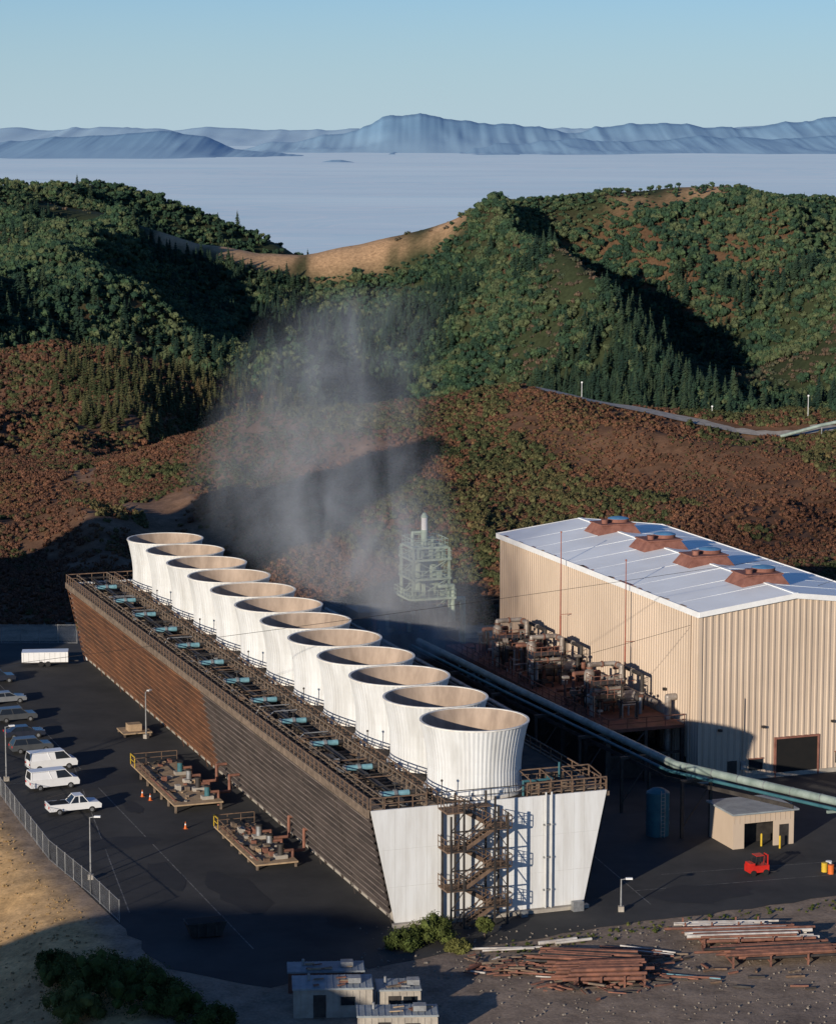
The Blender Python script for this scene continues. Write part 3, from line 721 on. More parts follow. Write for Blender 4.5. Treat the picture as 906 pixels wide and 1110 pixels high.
def pads():
    for a0,b0,L,W,z in ((44,-8.6,19,5.2,.9),(21,-6.6,15,4.2,.6),(79,-5.6,3.4,3.4,.5)):
        E=pempty("pump_platform",a0,b0); mb=MB()
        mb.box(0,W,0,L,z-.15,z,M_board)
        n=int(L/.6)
        for i in range(n): mb.box(.02,W-.02,.1+i*L/n,.1+i*L/n+.04,z,z+.015,M_wood)
        for i in range(max(2,int(L/3))):
            for x in (.1,W-.3): mb.box(x,x+.2,.1+i*3,.3+i*3,0,z-.15,M_wood)
        mb.build("timber_deck",E); mb=MB()
        if L>5:
            mb.rail((0,L,z),(W,L,z),M_railr,1.1,1.3,.06); mb.rail((0,L*.55,z),(0,L,z),M_railr,1.1,1.5,.06); mb.rail((0,L*.9,z),(0,L,z),M_yel,1.15,1.5,.07)
            for i in range(int(L/4)):
                y=1.5+i*3.7; x=W-1.3
                mb.box(x-.6,x+.6,y-.4,y+.5,z,z+.35,M_conc)
                mb.cyl((x,y,z+.35),(x,y,z+1.3),.3,R.choice([M_dteal,M_dsteel,M_steel]),12); mb.cyl((x,y,z+1.3),(x,y,z+1.42),.36,M_dsteel,12)
                mb.pipe([(x,y,z+.7),(x+1.2,y,z+.7),(x+1.2,y,.1)],.15,M_rpipe,8)
            for i in range(36):
                x=R.uniform(.2,W-1.0);y=R.uniform(.4,L-.8);s=R.uniform(.12,.6)
                mb.box(x,x+s,y,y+s*R.uniform(.6,2.4),z+.016,z+.06+s*R.uniform(.2,1.1),R.choice([M_board,M_wood,M_dsteel,M_rpipe,M_conc,M_railr]))
            mb.pipe([(0.3,0.5,z+.3),(0.3,L-2,z+.3)],.1,M_rpipe,8)
            for y in (3.,8.): mb.pipe([(W,y,z+.2),(W+1.5,y,z+.2),(W+1.5,y,2.8),(W+2.6,y,2.8)],.16,M_rpipe,8)
        else:
            mb.box(.8,2.4,.9,2.2,z,z+.8,M_board)
        mb.build("pumps",E)
    for a,b in ((52,-10.0),(50.2,-9.6),(38,-9)):
        E=pempty("traffic_cone",a,b); mb=MB(); mb.box(-.2,.2,-.2,.2,0,.04,M_orange); mb.cyl((0,0,.04),(0,0,.4),.15,M_orange,12,.09); mb.cyl((0,0,.4),(0,0,.55),.09,M_trim,12,.06); mb.cyl((0,0,.55),(0,0,.75),.06,M_orange,12,.02); mb.build("cone",E)
pads()

# ------------------------------------------------------------ vehicles
def car(name,x,y,rz,paint,kind="suv"):
    E=empty(name,x,y,0.02,rz); mb=MB()
    if kind=="pickup": L,W,top=5.5,1.95,1.85; prof=[(-2.75,.45),(2.7,.45),(2.75,.85),(2.45,1.08),(1.3,1.15),(-2.75,1.15)]; cab=(-.55,1.35,.0,.85,1.15,top)
    elif kind=="van": L,W,top=5.4,2.0,2.1; prof=[(-2.7,.4),(2.65,.4),(2.7,.8),(2.5,1.15),(1.9,1.25),(-2.7,1.25)]; cab=(-2.65,1.95,-2.55,1.2,1.25,top)
    elif kind=="suv": L,W,top=4.7,1.9,1.7; prof=[(-2.35,.4),(2.3,.4),(2.35,.75),(2.15,.98),(1.0,1.05),(-2.3,1.05),(-2.38,.8)]; cab=(-2.25,1.15,-1.9,.45,1.05,top)
    else: L,W,top=4.6,1.8,1.42; prof=[(-2.3,.35),(2.25,.35),(2.3,.65),(2.1,.85),(1.0,.95),(-1.9,.97),(-2.3,.85)]; cab=(-1.75,1.05,-1.1,.3,.95,top)
    w=W/2; n=len(prof)
    vs=[(a,-w,b) for a,b in prof]+[(a,w,b) for a,b in prof]
    mb.add(vs,[tuple(range(n)),tuple(range(2*n-1,n-1,-1))]+[(i,i+n,(i+1)%n+n,(i+1)%n) for i in range(n)],paint)
    x0,x1,x2,x3,z0,z1=cab; wi=w-.06;wt=w-.28
    mb.hexa([(x0,-wi,z0),(x1,-wi,z0),(x1,wi,z0),(x0,wi,z0),(x2,-wt,z1-.06),(x3,-wt,z1-.06),(x3,wt,z1-.06),(x2,wt,z1-.06)],M_glass)
    mb.box(x2-.05,x3+.05,-wt-.04,wt+.04,z1-.07,z1,paint)
    for t in (0,.5,1):
        xa=x0+(x1-x0)*t;xb=x2+(x3-x2)*t
        for s in (-1,1): mb.beam((xa,s*(wi+.01),z0),(xb,s*(wt+.01),z1-.06),.1,.05,paint)
    if kind=="van":
        for s in (-1,1):
            mb.hexa([(x0+.1,s*(wi+.02),z0),(x0+2.9,s*(wi+.02),z0),(x0+2.9,s*(wi-.05),z0),(x0+.1,s*(wi-.05),z0),(x2+.1,s*(wt+.03),z1-.1),(x2+2.7,s*(wt+.03),z1-.1),(x2+2.7,s*(wt-.05),z1-.1),(x2+.1,s*(wt-.05),z1-.1)],paint)
    if kind=="pickup":
        mb.box(-2.65,-.65,-w+.12,w-.12,1.152,1.16,M_dark); mb.box(-2.75,-2.66,-w,w,1.15,1.2,paint)
        mb.beam((-2.5,-w+.1,1.5),(-.6,-w+.1,1.85),.05,.05,M_dsteel); mb.beam((-2.5,w-.1,1.5),(-.6,w-.1,1.85),.05,.05,M_dsteel)
    for s in (-1,1):
        mb.box(x1+.9 if kind!="van" else 2.2,L/2-.05,s*(w-.35)-.2,s*(w-.35)+.2,.68,.82,M_trim)
        mb.box(-L/2-.03,-L/2+.02,s*(w-.25)-.15,s*(w-.25)+.15,.75,.95,M_red)
        for xx in (-L*.31,L*.31):
            mb.cyl((xx,s*(w-.2),.34),(xx,s*(w+.01),.34),.34,M_tyre,16); mb.cyl((xx,s*(w-.1),.34),(xx,s*(w+.02),.34),.19,M_steel,10)
    mb.build("body",E)
car("parked_van",-40.2,281.5,TH+.1,M_carw,"van")
car("parked_van",-38.9,273.0,TH+.1,M_carw,"van")
car("parked_pickup",-35.4,263.0,TH+.05,M_carw,"pickup")
for i,(x,y,p,k) in enumerate(((-43.6,289.5,M_carg,"suv"),(-45.4,296.5,M_card,"sedan"),(-47.6,305,M_carg,"suv"),(-50.3,315,M_cars,"sedan"),(-53.5,327,M_card,"suv"))):
    car("parked_car",x,y,TH+R.uniform(-.08,.08),p,k)
def trailer():
    E=empty("box_trailer",-48.8,338,0.02,TH-.25); mb=MB()
    mb.box(-3,3,-1.2,1.2,.55,1.9,M_carw); mb.box(-3.02,3.02,-1.22,1.22,.45,.58,M_dsteel); mb.beam((3,0,.5),(4.3,0,.5),.12,.12,M_dsteel)
    mb.box(-3.03,-2.98,-.02,.02,.6,1.85,M_dsteel)
    for i in range(9): mb.box(-2.8+i*.68,-2.76+i*.68,-1.225,-1.2,.6,1.85,M_batten)
    for xx in (-.5,.4):
        for s in (-1,1): mb.cyl((xx,s*1.0,.36),(xx,s*1.24,.36),.36,M_tyre,14)
    mb.build("box",E)
trailer()

def lamp(x,y,h,rz=0):
    E=empty("street_lamp",x,y,0,rz); mb=MB(); mb.box(-.25,.25,-.25,.25,0,.5,M_conc); mb.cyl((0,0,.5),(0,0,h),.1,M_steel,8,.06)
    mb.beam((0,0,h-.05),(.6,0,h+.05),.07,.07,M_steel); mb.box(.4,1.0,-.16,.16,h-.02,h+.12,M_trim); mb.build("lamp_post",E)
lamp(-30.6,238.5,6.0); lamp(-44.3,276,6,.4); lamp(-31.3,296,5.5,1)
x,y=P(-2.5,20.6); lamp(x,y,3.0)
def fence(name,pts,h=2.0):
    x0,y0=pts[0]; E=empty(name,x0,y0,0); mb=MB()
    for (ax,ay),(bx,by) in zip(pts[:-1],pts[1:]):
        L=math.hypot(bx-ax,by-ay);k=max(1,int(L/2.5))
        A=Vector((ax-x0,ay-y0,0));B=Vector((bx-x0,by-y0,0))
        for i in range(k+1):
            c=A.lerp(B,i/k); mb.cyl(c,c+Vector((0,0,h+.1)),.045,M_steel,6)
        for z in (.1,h): mb.beam(A+Vector((0,0,z)),B+Vector((0,0,z)),.04,.04,M_steel)
        kk=int(L/.22)
        for i in range(kk):
            c=A.lerp(B,i/kk); d=A.lerp(B,min(1,(i+4)/kk))
            mb.beam(c+Vector((0,0,.1)),d+Vector((0,0,h)),.008,.008,M_steel); mb.beam(d+Vector((0,0,.1)),c+Vector((0,0,h)),.008,.008,M_steel)
    mb.build("chain_link",E)
fence("chain_link_fence",[(-60,292),(-45.6,274.5),(-40.3,259),(-35.4,245),(-30,233.5),(-26.4,225)])
fence("chain_link_fence",[(-62,352.5),(-46.5,352.5)],2.6)
def utility_pole(x,y,h,rz):
    E=empty("utility_pole",x,y,float(terrain([x],[y])[0]),rz); mb=MB(); mb.cyl((0,0,-.5),(0,0,h),.18,M_wood,10,.12); mb.beam((-1.3,0,h-.7),(1.3,0,h-.7),.12,.14,M_wood)
    for s in (-1.2,0,1.2): mb.cyl((s,0,h-.62),(s,0,h-.4),.05,M_trim,8)
    mb.build("pole",E)
utility_pole(-75,225,24,0.2)
utility_pole(85,300,28,.2)
def cable(name,p,q,sag,r=.018):
    E=empty(name,0,0,0); mb=MB(); pts=[]
    for i in range(25):
        t=i/24; c=Vector(p).lerp(Vector(q),t); c.z-=sag*4*t*(1-t); pts.append(c)
    for i in range(24): mb.cyl(pts[i],pts[i+1],r,M_dsteel,5)
    mb.build("wire",E)
zz=float(terrain([-75],[225])[0])
cable("overhead_cable",(-75,225,zz+23.4),(85,300,27.4),1.0,.022)
cable("overhead_cable",(10,262,14.8),(60,300,22),.6,.022)

def forklift():
    x,y=31.9,240.2; E=empty("forklift",x,y,0.02,TH); mb=MB()
    mb.box(-1.0,1.0,-.6,.6,.3,.95,M_red); mb.box(-.95,-.45,-.55,.55,.95,1.2,M_red)
    for s in (-1,1): 
        mb.beam((.95,s*.35,.2),(.95,s*.35,1.9),.1,.1,M_red); mb.beam((-.4,s*.45,.95),(-.25,s*.45,1.85),.06,.06,M_dsteel); mb.beam((.6,s*.45,.95),(.5,s*.45,1.85),.06,.06,M_dsteel)
        mb.box(1.0,1.9,s*.3-.06,s*.3+.06,.15,.2,M_dsteel)
        for xx in (-.65,.65): mb.cyl((xx,s*.5,.28),(xx,s*.68,.28),.28,M_tyre,14)
    mb.box(-.3,.55,-.5,.5,1.85,1.9,M_red); mb.box(-.35,.1,-.25,.25,.95,1.15,M_tyre); mb.beam((.95,-.35,1.85),(.95,.35,1.85),.1,.1,M_red)
    mb.build("truck",E)
forklift()
for x,y in ((33.6,250),(35.3,249.2),(36.5,252.6),(37.5,258)):
    E=empty("bollard",x,y,0); mb=MB(); mb.cyl((0,0,0),(0,0,1.2),.1,M_yel,12); mb.ball((0,0,1.2),.1,M_yel,10); mb.build("post",E)
def barrel(x,y,m):
    E=empty("drum",x,y,.02); mb=MB(); mb.cyl((0,0,0),(0,0,.88),.29,m,16)
    for z in (.02,.3,.58,.84): mb.cyl((0,0,z),(0,0,z+.03),.31,m,16)
    mb.build("barrel",E)
for x,y,m in ((38.4,241,M_yel),(38.9,241.6,M_trim),(38.9,240.3,M_orange),(34.6,254,M_trim),(35.6,255,M_blue)): barrel(x,y,m)
def small_skip(x,y,rz,m,s=1):
    E=empty("waste_skip",x,y,.02,rz); mb=MB()
    mb.hexa([(-1.2*s,-.7*s,.15),(1.2*s,-.7*s,.15),(1.2*s,.7*s,.15),(-1.2*s,.7*s,.15),(-1.6*s,-.85*s,1.3*s),(1.6*s,-.85*s,1.3*s),(1.6*s,.85*s,1.3*s),(-1.6*s,.85*s,1.3*s)],m)
    mb.box(-1.5*s,1.5*s,-.75*s,.75*s,1.3*s+.002,1.3*s+.02,M_dark)
    for k in (-.8,0,.8): mb.box(k-.05,k+.05,-.9*s,-.72*s,.2,1.2*s,m)
    mb.build("skip",E)
small_skip(36.5,262,TH,M_conc); small_skip(-18.5,221,.3,M_dsteel,1.1)

# ------------------------------------------------------------ foreground yard
def shedbox(name,x,y,rz,L,W,h,wall,roof):
    E=empty(name,x,y,0.02,rz); mb=MB()
    mb.box(0,L,0,W,0,h,wall); mb.box(-.1,L+.1,-.1,W+.1,h,h+.14,roof)
    n=int(L/.5)
    for i in range(n+1): mb.box(i*L/n-.03,i*L/n+.03,-.05,-.0,.1,h-.1,wall); mb.box(i*L/n-.03,i*L/n+.03,-.08,W+.08,h+.14,h+.18,roof)
    mb.box(L*.25,L*.25+1,-.08,-.05,.05,h-.4,M_dsteel); mb.box(L*.6,L*.6+1.1,-.08,-.05,h*.45,h*.75,M_glass)
    mb.box(L*.7,L*.7+1,W*.3,W*.3+.9,h+.18,h+.6,M_steel)
    mb.cyl((L*.2,W*.6,h+.18),(L*.2,W*.6,h+.7),.12,M_steel,8)
    for i in range(7):
        x_=R.uniform(.2,L-1.2); y_=R.uniform(.2,W-.8); mb.beam((x_,y_,h+.25),(x_+R.uniform(.4,1.2),y_+R.uniform(-.2,.4),h+.27),R.uniform(.08,.3),.08,R.choice([M_wood,M_rpipe,M_steel,M_board]))
    mb.build("shed",E)
shedbox("site_office",-9.8,199.5,.06,6.2,3.2,2.3,M_conc,M_greyroof)
shedbox("storage_container",-4.6,194.0,.04,6.1,2.44,2.0,M_conc,M_greyroof)
shedbox("storage_container",-10.5,205.6,.06,6.1,2.4,1.7,M_rpipe,M_greyroof)
shedbox("tool_shed",-3.2,200.8,.06,3.4,2.6,1.8,M_conc,M_greyroof)
def pipes(name,x,y,rz,L,n,rows_,mats,rack=True,spread=.0,r=.15):
    E=empty(name,x,y,0,rz); mb=MB(); base=.5 if rack else .1
    if rack:
        for xx in (-L*.36,-L*.1,L*.16,L*.38):
            mb.beam((xx,-n*r*1.3,base-.08),(xx,n*r*1.3,base-.08),.16,.16,M_rpipe)
            for s in (-1,1): mb.beam((xx,s*n*r*1.2,0),(xx,s*n*r*1.2,base+.5),.14,.14,M_rpipe)
    for k in range(rows_):
        for i in range(n-k):
            yy=(i-(n-k-1)/2)*r*2.25; a=R.uniform(-spread,spread); d=R.uniform(-1.3,1.3); ll=L*R.uniform(.7,1)/2
            rr=r*R.uniform(.6,1.0); z=base+r+k*r*1.8
            mb.cyl((-ll+d,yy-a*ll,z),(ll+d,yy+a*ll,z+.0),rr,R.choice(mats),10)
            mb.cyl((ll+d+.001,yy+a*ll,z),(ll+d+.01,yy+a*ll,z),rr*.8,M_dark,8)
    mb.build("pipes",E)
pipes("pipe_stack",28.4,219.3,.10,11.5,9,2,[M_rpipe,M_rpipe,M_lpipe,M_rpipe],True,.01,.17)
pipes("pipe_stack",30.5,214.6,.16,12.5,9,2,[M_rpipe,M_rpipe,M_dsteel,M_rpipe],True,.02,.17)
pipes("pipe_stack",26.5,222.6,.05,9,4,1,[M_lpipe,M_lpipe,M_rpipe],True,.01,.16)
pipes("pipe_pile",13.8,213.2,-.12,8.5,10,3,[M_rpipe,M_rpipe,M_dsteel],False,.06,.17)
pipes("pipe_pile",15.5,209.0,.10,7.5,9,3,[M_rpipe,M_rpipe,M_rpipe],True,.05,.18)
pipes("pipe_pile",9.5,211.0,-.35,6,6,1,[M_rpipe,M_dsteel],False,.2,.13)
pipes("pipe_pile",18.5,216.4,-.3,5,5,1,[M_rpipe,M_lpipe],False,.15,.12)
pipes("pipe_pile",7.5,216.8,.12,5.5,3,1,[M_blue,M_lpipe],False,.1,.11)
pipes("pipe_pile",12.2,218.5,.35,3.6,2,1,[M_lpipe],False,.05,.2)
pipes("pipe_pile",21.5,209.5,-.25,5,3,1,[M_teal,M_rpipe,M_rpipe],False,.15,.1)
for cx,cy,sx,sy,nn in ((7.2,212,1.7,1.2,110),(14.5,207.5,2.6,1.0,60),(16,212.5,2.4,1.4,50)):
    E=empty("scrap_pile",cx,cy,0); mb=MB()
    for i in range(nn):
        x=R.gauss(0,sx);y=R.gauss(0,sy);z=R.uniform(.05,.45);a=R.gauss(0.1,.6);L=R.uniform(.3,2.2)
        m=R.choice([M_rpipe,M_rpipe,M_dsteel,M_rpipe,M_redfl,M_wood,M_railr,M_lpipe if i%5==0 else M_rpipe])
        mb.beam((x,y,z),(x+math.cos(a)*L,y+math.sin(a)*L,z+R.uniform(-.05,.2)),R.uniform(.05,.25),R.uniform(.04,.2),m)
    mb.build("scrap",E)
E=empty("timber_cribbing",24,211,0); mb=MB()
for i in range(34):
    x=R.uniform(-9,8);y=R.uniform(-4.5,7);a=R.uniform(-.4,.6)+(1.57 if R.random()<.3 else 0);L=R.uniform(.4,2)
    mb.beam((x,y,.12),(x+math.cos(a)*L,y+math.sin(a)*L,.14),.15,.15,R.choice([M_wood,M_rpipe,M_dsteel,M_railr]))
mb.build("timbers",E)

# ------------------------------------------------------------ vegetation
def lumpy(name,mat,r,nl,nleaf,leaf,flat=.7,trunk=False,seed=1,h0=0.0,sub=1,core=1.0):
    q=random.Random(seed); mb=MB()
    for i in range(nl):
        t=q.uniform(0,6.28);d=r*math.sqrt(q.random())*(.62 if core==1 else .85); rr=r*q.uniform(.3,.52)*(1 if core==1 else .62)
        c=Vector((math.cos(t)*d,math.sin(t)*d,h0+flat*r*q.uniform(.25,1.0)*(1-.4*d/r)))
        bm=bmesh.new(); bmesh.ops.create_icosphere(bm,subdivisions=sub,radius=rr*core)
        for v in bm.verts: v.co*=q.uniform(.65,1.2)
        vs=[v.co+c for v in bm.verts]; fs=[tuple(v.index for v in f.verts) for f in bm.faces]; bm.free()
        mb.add(vs,fs,mat)
        for k in range(nleaf):
            n=Vector((q.gauss(0,1),q.gauss(0,1),q.gauss(0.2,1))).normalized(); p=c+n*rr*q.uniform(.8,1.4)
            a=Vector((q.gauss(0,1),q.gauss(0,1),q.gauss(0,1))).normalized()*leaf*q.uniform(.6,1.3); b=a.cross(n).normalized()*leaf*q.uniform(.5,1)
            mb.add([p-a,p+b,p+a,p-b],[(0,1,2,3)],mat)
    if trunk:
        mb.cyl((0,0,-.5),(0,0,h0+r*.5),r*.09,M_bark,7,r*.05)
        for i in range(5):
            t=i*1.3; mb.cyl((0,0,h0*.7),(math.cos(t)*r*.5,math.sin(t)*r*.5,h0+r*.5),r*.04,M_bark,5,r*.02)
    return mb
def conifer(name,mat,h,r,seed=1,tiers=11):
    q=random.Random(seed); mb=MB(); mb.cyl((0,0,-1),(0,0,h*.97),h*.018,M_bark,6,.02)
    for k in range(tiers):
        t=k/(tiers-1); z=h*(.1+.84*t); rr=r*(1-t)**.8*q.uniform(.85,1.1)+.03*h*.3; n=9
        for i in range(n):
            a=(i+q.uniform(-.3,.3))/n*6.283+k*.7; L=rr*q.uniform(.6,1.15); dz=-L*q.uniform(.15,.45)
            w=L*.34; c,s=math.cos(a),math.sin(a)
            zz=z+q.uniform(-.02,.02)*h
            mb.add([(0,0,zz+h*.045),(c*L*.6-s*w,s*L*.6+c*w,zz+dz*.5),(c*L,s*L,zz+dz),(c*L*.6+s*w,s*L*.6-c*w,zz+dz*.5),(c*L*.3,s*L*.3,zz-h*.03)],[(0,1,2),(0,2,3),(0,1,4),(0,4,3)],mat)
    return mb
def scatter(name,mbproto,child,xs,ys,sizes,sink=0.1,rock=0.12):
    zs=terrain(xs,ys); n=len(xs)
    ang=rng.uniform(0,2*math.pi,n); V=np.zeros((n,4,3))
    tx=rng.normal(0,rock,n); ty=rng.normal(0,rock,n)
    for k,(dx,dy) in enumerate(((-.5,-.5),(.5,-.5),(.5,.5),(-.5,.5))):
        rx=(dx*np.cos(ang)-dy*np.sin(ang))*sizes; ry=(dx*np.sin(ang)+dy*np.cos(ang))*sizes
        V[:,k,0]=xs+rx;V[:,k,1]=ys+ry;V[:,k,2]=zs-sink*sizes+rx*tx+ry*ty
    me=bpy.data.meshes.new(name); me.vertices.add(n*4); me.vertices.foreach_set("co",V.ravel())
    me.loops.add(n*4); me.loops.foreach_set("vertex_index",np.arange(n*4,dtype=np.int32))
    me.polygons.add(n); me.polygons.foreach_set("loop_start",np.arange(0,n*4,4,dtype=np.int32)); me.polygons.foreach_set("loop_total",np.full(n,4,dtype=np.int32)); me.update()
    o=bpy.data.objects.new(name,me);scene.collection.objects.link(o)
    o.instance_type='FACES';o.use_instance_faces_scale=True;o.instance_faces_scale=1.0
    o.show_instancer_for_render=False;o.show_instancer_for_viewport=False
    mbproto.build(child,o)
    return o

RED=(.165,.078,.046);RED2=(.110,.058,.040);OLV=(.100,.090,.040);DKG=(.042,.054,.024);MIDG=(.070,.076,.033);YEL=(.155,.11,.050)
M_brush=foliage("brush_leaves",[(0.28,DKG),(0.37,MIDG),(0.44,RED2),(0.58,RED),(0.72,OLV),(0.85,YEL)],0.016,.20,1.6)
M_scrubg=foliage("green_scrub_leaves",[(0.30,DKG),(0.5,MIDG),(0.68,OLV),(0.85,YEL)],0.03,.28,1.6)
HAZE_TINT=(.07,.12,.135)  # bluish distance haze, mixed into the far foliage colours
M_forest=foliage("forest_leaves",[(0.30,(.020,.046,.020)),(0.44,(.036,.068,.026)),(0.56,(.056,.090,.032)),(0.70,(.090,.105,.040))],0.008,.60,.2,HAZE_TINT,.12)
M_conif=foliage("conifer_needles",[(0.30,(.016,.038,.020)),(0.6,(.030,.056,.026)),(0.75,(.048,.070,.028))],0.006,.5,.12,HAZE_TINT,.10)
M_farbr=foliage("far_brush_leaves",[(0.35,(.045,.065,.028)),(0.5,(.085,.068,.034)),(0.65,(.12,.075,.045))],0.008,.3,.3,HAZE_TINT,.12)
M_bushg=foliage("garden_bush_leaves",[(0.3,(.055,.075,.02)),(0.6,(.095,.11,.03)),(0.8,(.13,.13,.04))],0.2,.4,1.0)

def pts(n,y0,y1,halfw):
    y=np.sqrt(rng.uniform(y0*y0,y1*y1,n)); x=rng.uniform(-1,1,n)*halfw(y); return x,y
road=lambda x,y: (np.abs(y-(533+np.clip((x-30)*-.2,-12,0)))<3.4)&(x>25)
x,y=pts(66000,366,560,lambda y:24+.19*y)
k=(fbm(x/22,y/36,60)<.46+rng.uniform(-.08,.10,len(x)))&~road(x,y)&(fbm(x/5,y/5,40)<.42); x,y=x[k],y[k]
s=rng.uniform(.4,1.1,len(x))*(1+.6*fbm(x/18,y/18,44)); h=len(x)//3
scatter("hillside_brush",lumpy("b",M_brush,.72,4,9,.13,.8,seed=3),"bush",x[:h],y[:h],s[:h],.05)
scatter("hillside_brush",lumpy("b",M_brush,.85,5,9,.14,.65,seed=4),"bush",x[h:2*h],y[h:2*h],s[h:2*h],.05)
scatter("hillside_brush",lumpy("b",M_brush,.65,3,9,.12,1.0,seed=5),"bush",x[2*h:],y[2*h:],s[2*h:],.05)
x,y=pts(17000,385,560,lambda y:24+.19*y); k=(fbm((x+.3*y)/20,y/45,77)>.17-np.clip(x,0,80)*.001)&~road(x,y);x,y=x[k],y[k]
scatter("green_scrub",lumpy("b",M_scrubg,.9,5,10,.15,.9,seed=6),"shrub",x,y,rng.uniform(.5,1.6,len(x)),.05)
x,y=pts(42000,640,930,lambda y:60+.18*y); k=(fbm(x/45,y/70,61)<.40)&(x<60); x,y=x[k],y[k]; h=int(len(x)*.75)
scatter("hillside_brush",lumpy("b",M_brush,1.15,4,6,.2,.7,seed=7),"bush",x[:h],y[:h],rng.uniform(.5,1.6,h),.05)
scatter("hillside_brush",lumpy("b",M_scrubg,1.3,5,6,.22,.8,seed=8),"bush",x[h:],y[h:],rng.uniform(.5,1.4,len(x)-h),.05)
x,y=pts(7000,740,960,lambda y:60+.18*y); u=453+2850*x/y
k=(fbm(x/50,y/60,66)+np.interp(u,[0,40,90,330,420],[-.6,-.4,.35,.4,-.5])+np.where(y>820,.1,-.25)>.25);x,y=x[k],y[k]
scatter("pine_stand",conifer("c",M_scrubg,6.5,1.8,5,9),"pine_tree",x,y,rng.uniform(.45,1.2,len(x)),.02,.03)
# forest
xa,ya=pts(44000,1470,2230,lambda y:70+.18*y)
xb,yb=pts(9000,2620,2860,lambda y:70+.19*y); kk=xb<60; xb,yb=xb[kk],yb[kk]
x=np.concatenate([xa,xb]); y=np.concatenate([ya,yb]); 
perm=rng.permutation(len(x)); x,y=x[perm],y[perm]
u=453+2850*x/y
gm=np.interp(u,[20,60,480,540,560,650,690,780,800],[0,1,1,.1,0,.0,.8,.8,0])
bare=(np.abs(y-2140)<40)&(rng.uniform(0,1,len(x))<gm*1.05)
bare|=(np.abs(y-2790)<70)&(u<90)&(u>10)
k=~bare&(fbm(x/150,y/180,91)<.28+rng.uniform(-.08,.12,len(x))); xf,yf=x[k],y[k]
con=(fbm(xf/100,yf/130,95)+np.where(yf<1700,.10,-.42)+rng.uniform(-.4,.4,len(xf))>.14)
xc,yc=xf[con],yf[con]; xo,yo=xf[~con],yf[~con]; h=len(xo)//2
cs=lambda yy: np.where(np.abs(yy-2150)<60,.55,1.0)
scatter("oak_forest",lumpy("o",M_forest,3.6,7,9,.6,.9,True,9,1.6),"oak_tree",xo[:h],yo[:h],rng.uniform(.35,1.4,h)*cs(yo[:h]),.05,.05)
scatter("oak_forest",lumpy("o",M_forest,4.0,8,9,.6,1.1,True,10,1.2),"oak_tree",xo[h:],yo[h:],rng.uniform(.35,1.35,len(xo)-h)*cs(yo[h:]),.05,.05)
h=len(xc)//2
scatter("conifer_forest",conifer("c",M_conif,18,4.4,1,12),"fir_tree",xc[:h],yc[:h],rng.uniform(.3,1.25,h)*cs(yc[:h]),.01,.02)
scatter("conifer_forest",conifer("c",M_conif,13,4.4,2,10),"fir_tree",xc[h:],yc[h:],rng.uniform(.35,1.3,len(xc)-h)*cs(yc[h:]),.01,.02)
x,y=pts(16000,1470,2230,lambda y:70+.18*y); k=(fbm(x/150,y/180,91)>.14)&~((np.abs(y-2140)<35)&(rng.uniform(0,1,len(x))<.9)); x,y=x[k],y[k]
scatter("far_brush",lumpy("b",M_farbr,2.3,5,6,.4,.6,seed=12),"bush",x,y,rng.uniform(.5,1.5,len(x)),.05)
def bush(x,y,r,seed,flat=.9):
    o=lumpy("bush",M_bushg,r,34,110,.085,flat,seed=seed,sub=1,core=.8).build("green_bush"); o.location=(x,y,float(terrain([x],[y])[0])-.1)
for i,(x,y,r,fl) in enumerate(((1.2,219.5,2.1,1.2),(-1.2,217.5,1.6,1.1),(3.4,217.0,1.2,.8),(-25.8,206.5,3.2,1.3),(-22.3,202.5,3.0,1.2),(-29.5,211,2.2,1.1),(-19,200,2.4,1.1),(-27.5,202,2.8,1.2),(-23,207.5,1.8,1.4),(-20,204,1.7,1.2),(-31,215,1.5,1.1),(-16,197,2.0,1))):
    bush(x,y,r,50+i,fl)
def tree(x,y,r,h,seed):
    o=lumpy("tree",M_bushg,r,26,90,.12,1.3,True,seed,h,1,.8).build("oak_tree"); o.location=(x,y,float(terrain([x],[y])[0]))
tree(-43.5,346,2.2,2.6,71); tree(5.8,220.2,.8,.8,72)
x=rng.uniform(-52,-22,2600);y=rng.uniform(195,285,2600)
xl=np.interp(y,XLY,XLX); k=x<xl-1;x,y=x[k],y[k]
scatter("dry_grass",lumpy("b",mk("dry_grass_blades",(.50,.34,.16),(.32,.22,.11),2),.24,2,34,.06,.5,seed=30,core=.6),"tuft",x,y,rng.uniform(.4,1.3,len(x)),.05)
x=rng.uniform(5,60,240);y=np.interp(x,[2,16,38,75],[215,223,232,246])+rng.normal(-1.6,.9,240)
scatter("roadside_weeds",lumpy("b",M_bushg,.3,2,24,.08,.7,seed=31),"weed",x,y,rng.uniform(.3,1.1,240),.05)
x=rng.uniform(-5,60,1500);y=rng.uniform(190,224,1500)
scatter("gravel_stones",lumpy("b",mk("stone",(.3,.26,.21),(.14,.12,.1),2),.13,1,0,.05,.3,seed=33),"stone",x,y,rng.uniform(.4,2.0,1500),.0)

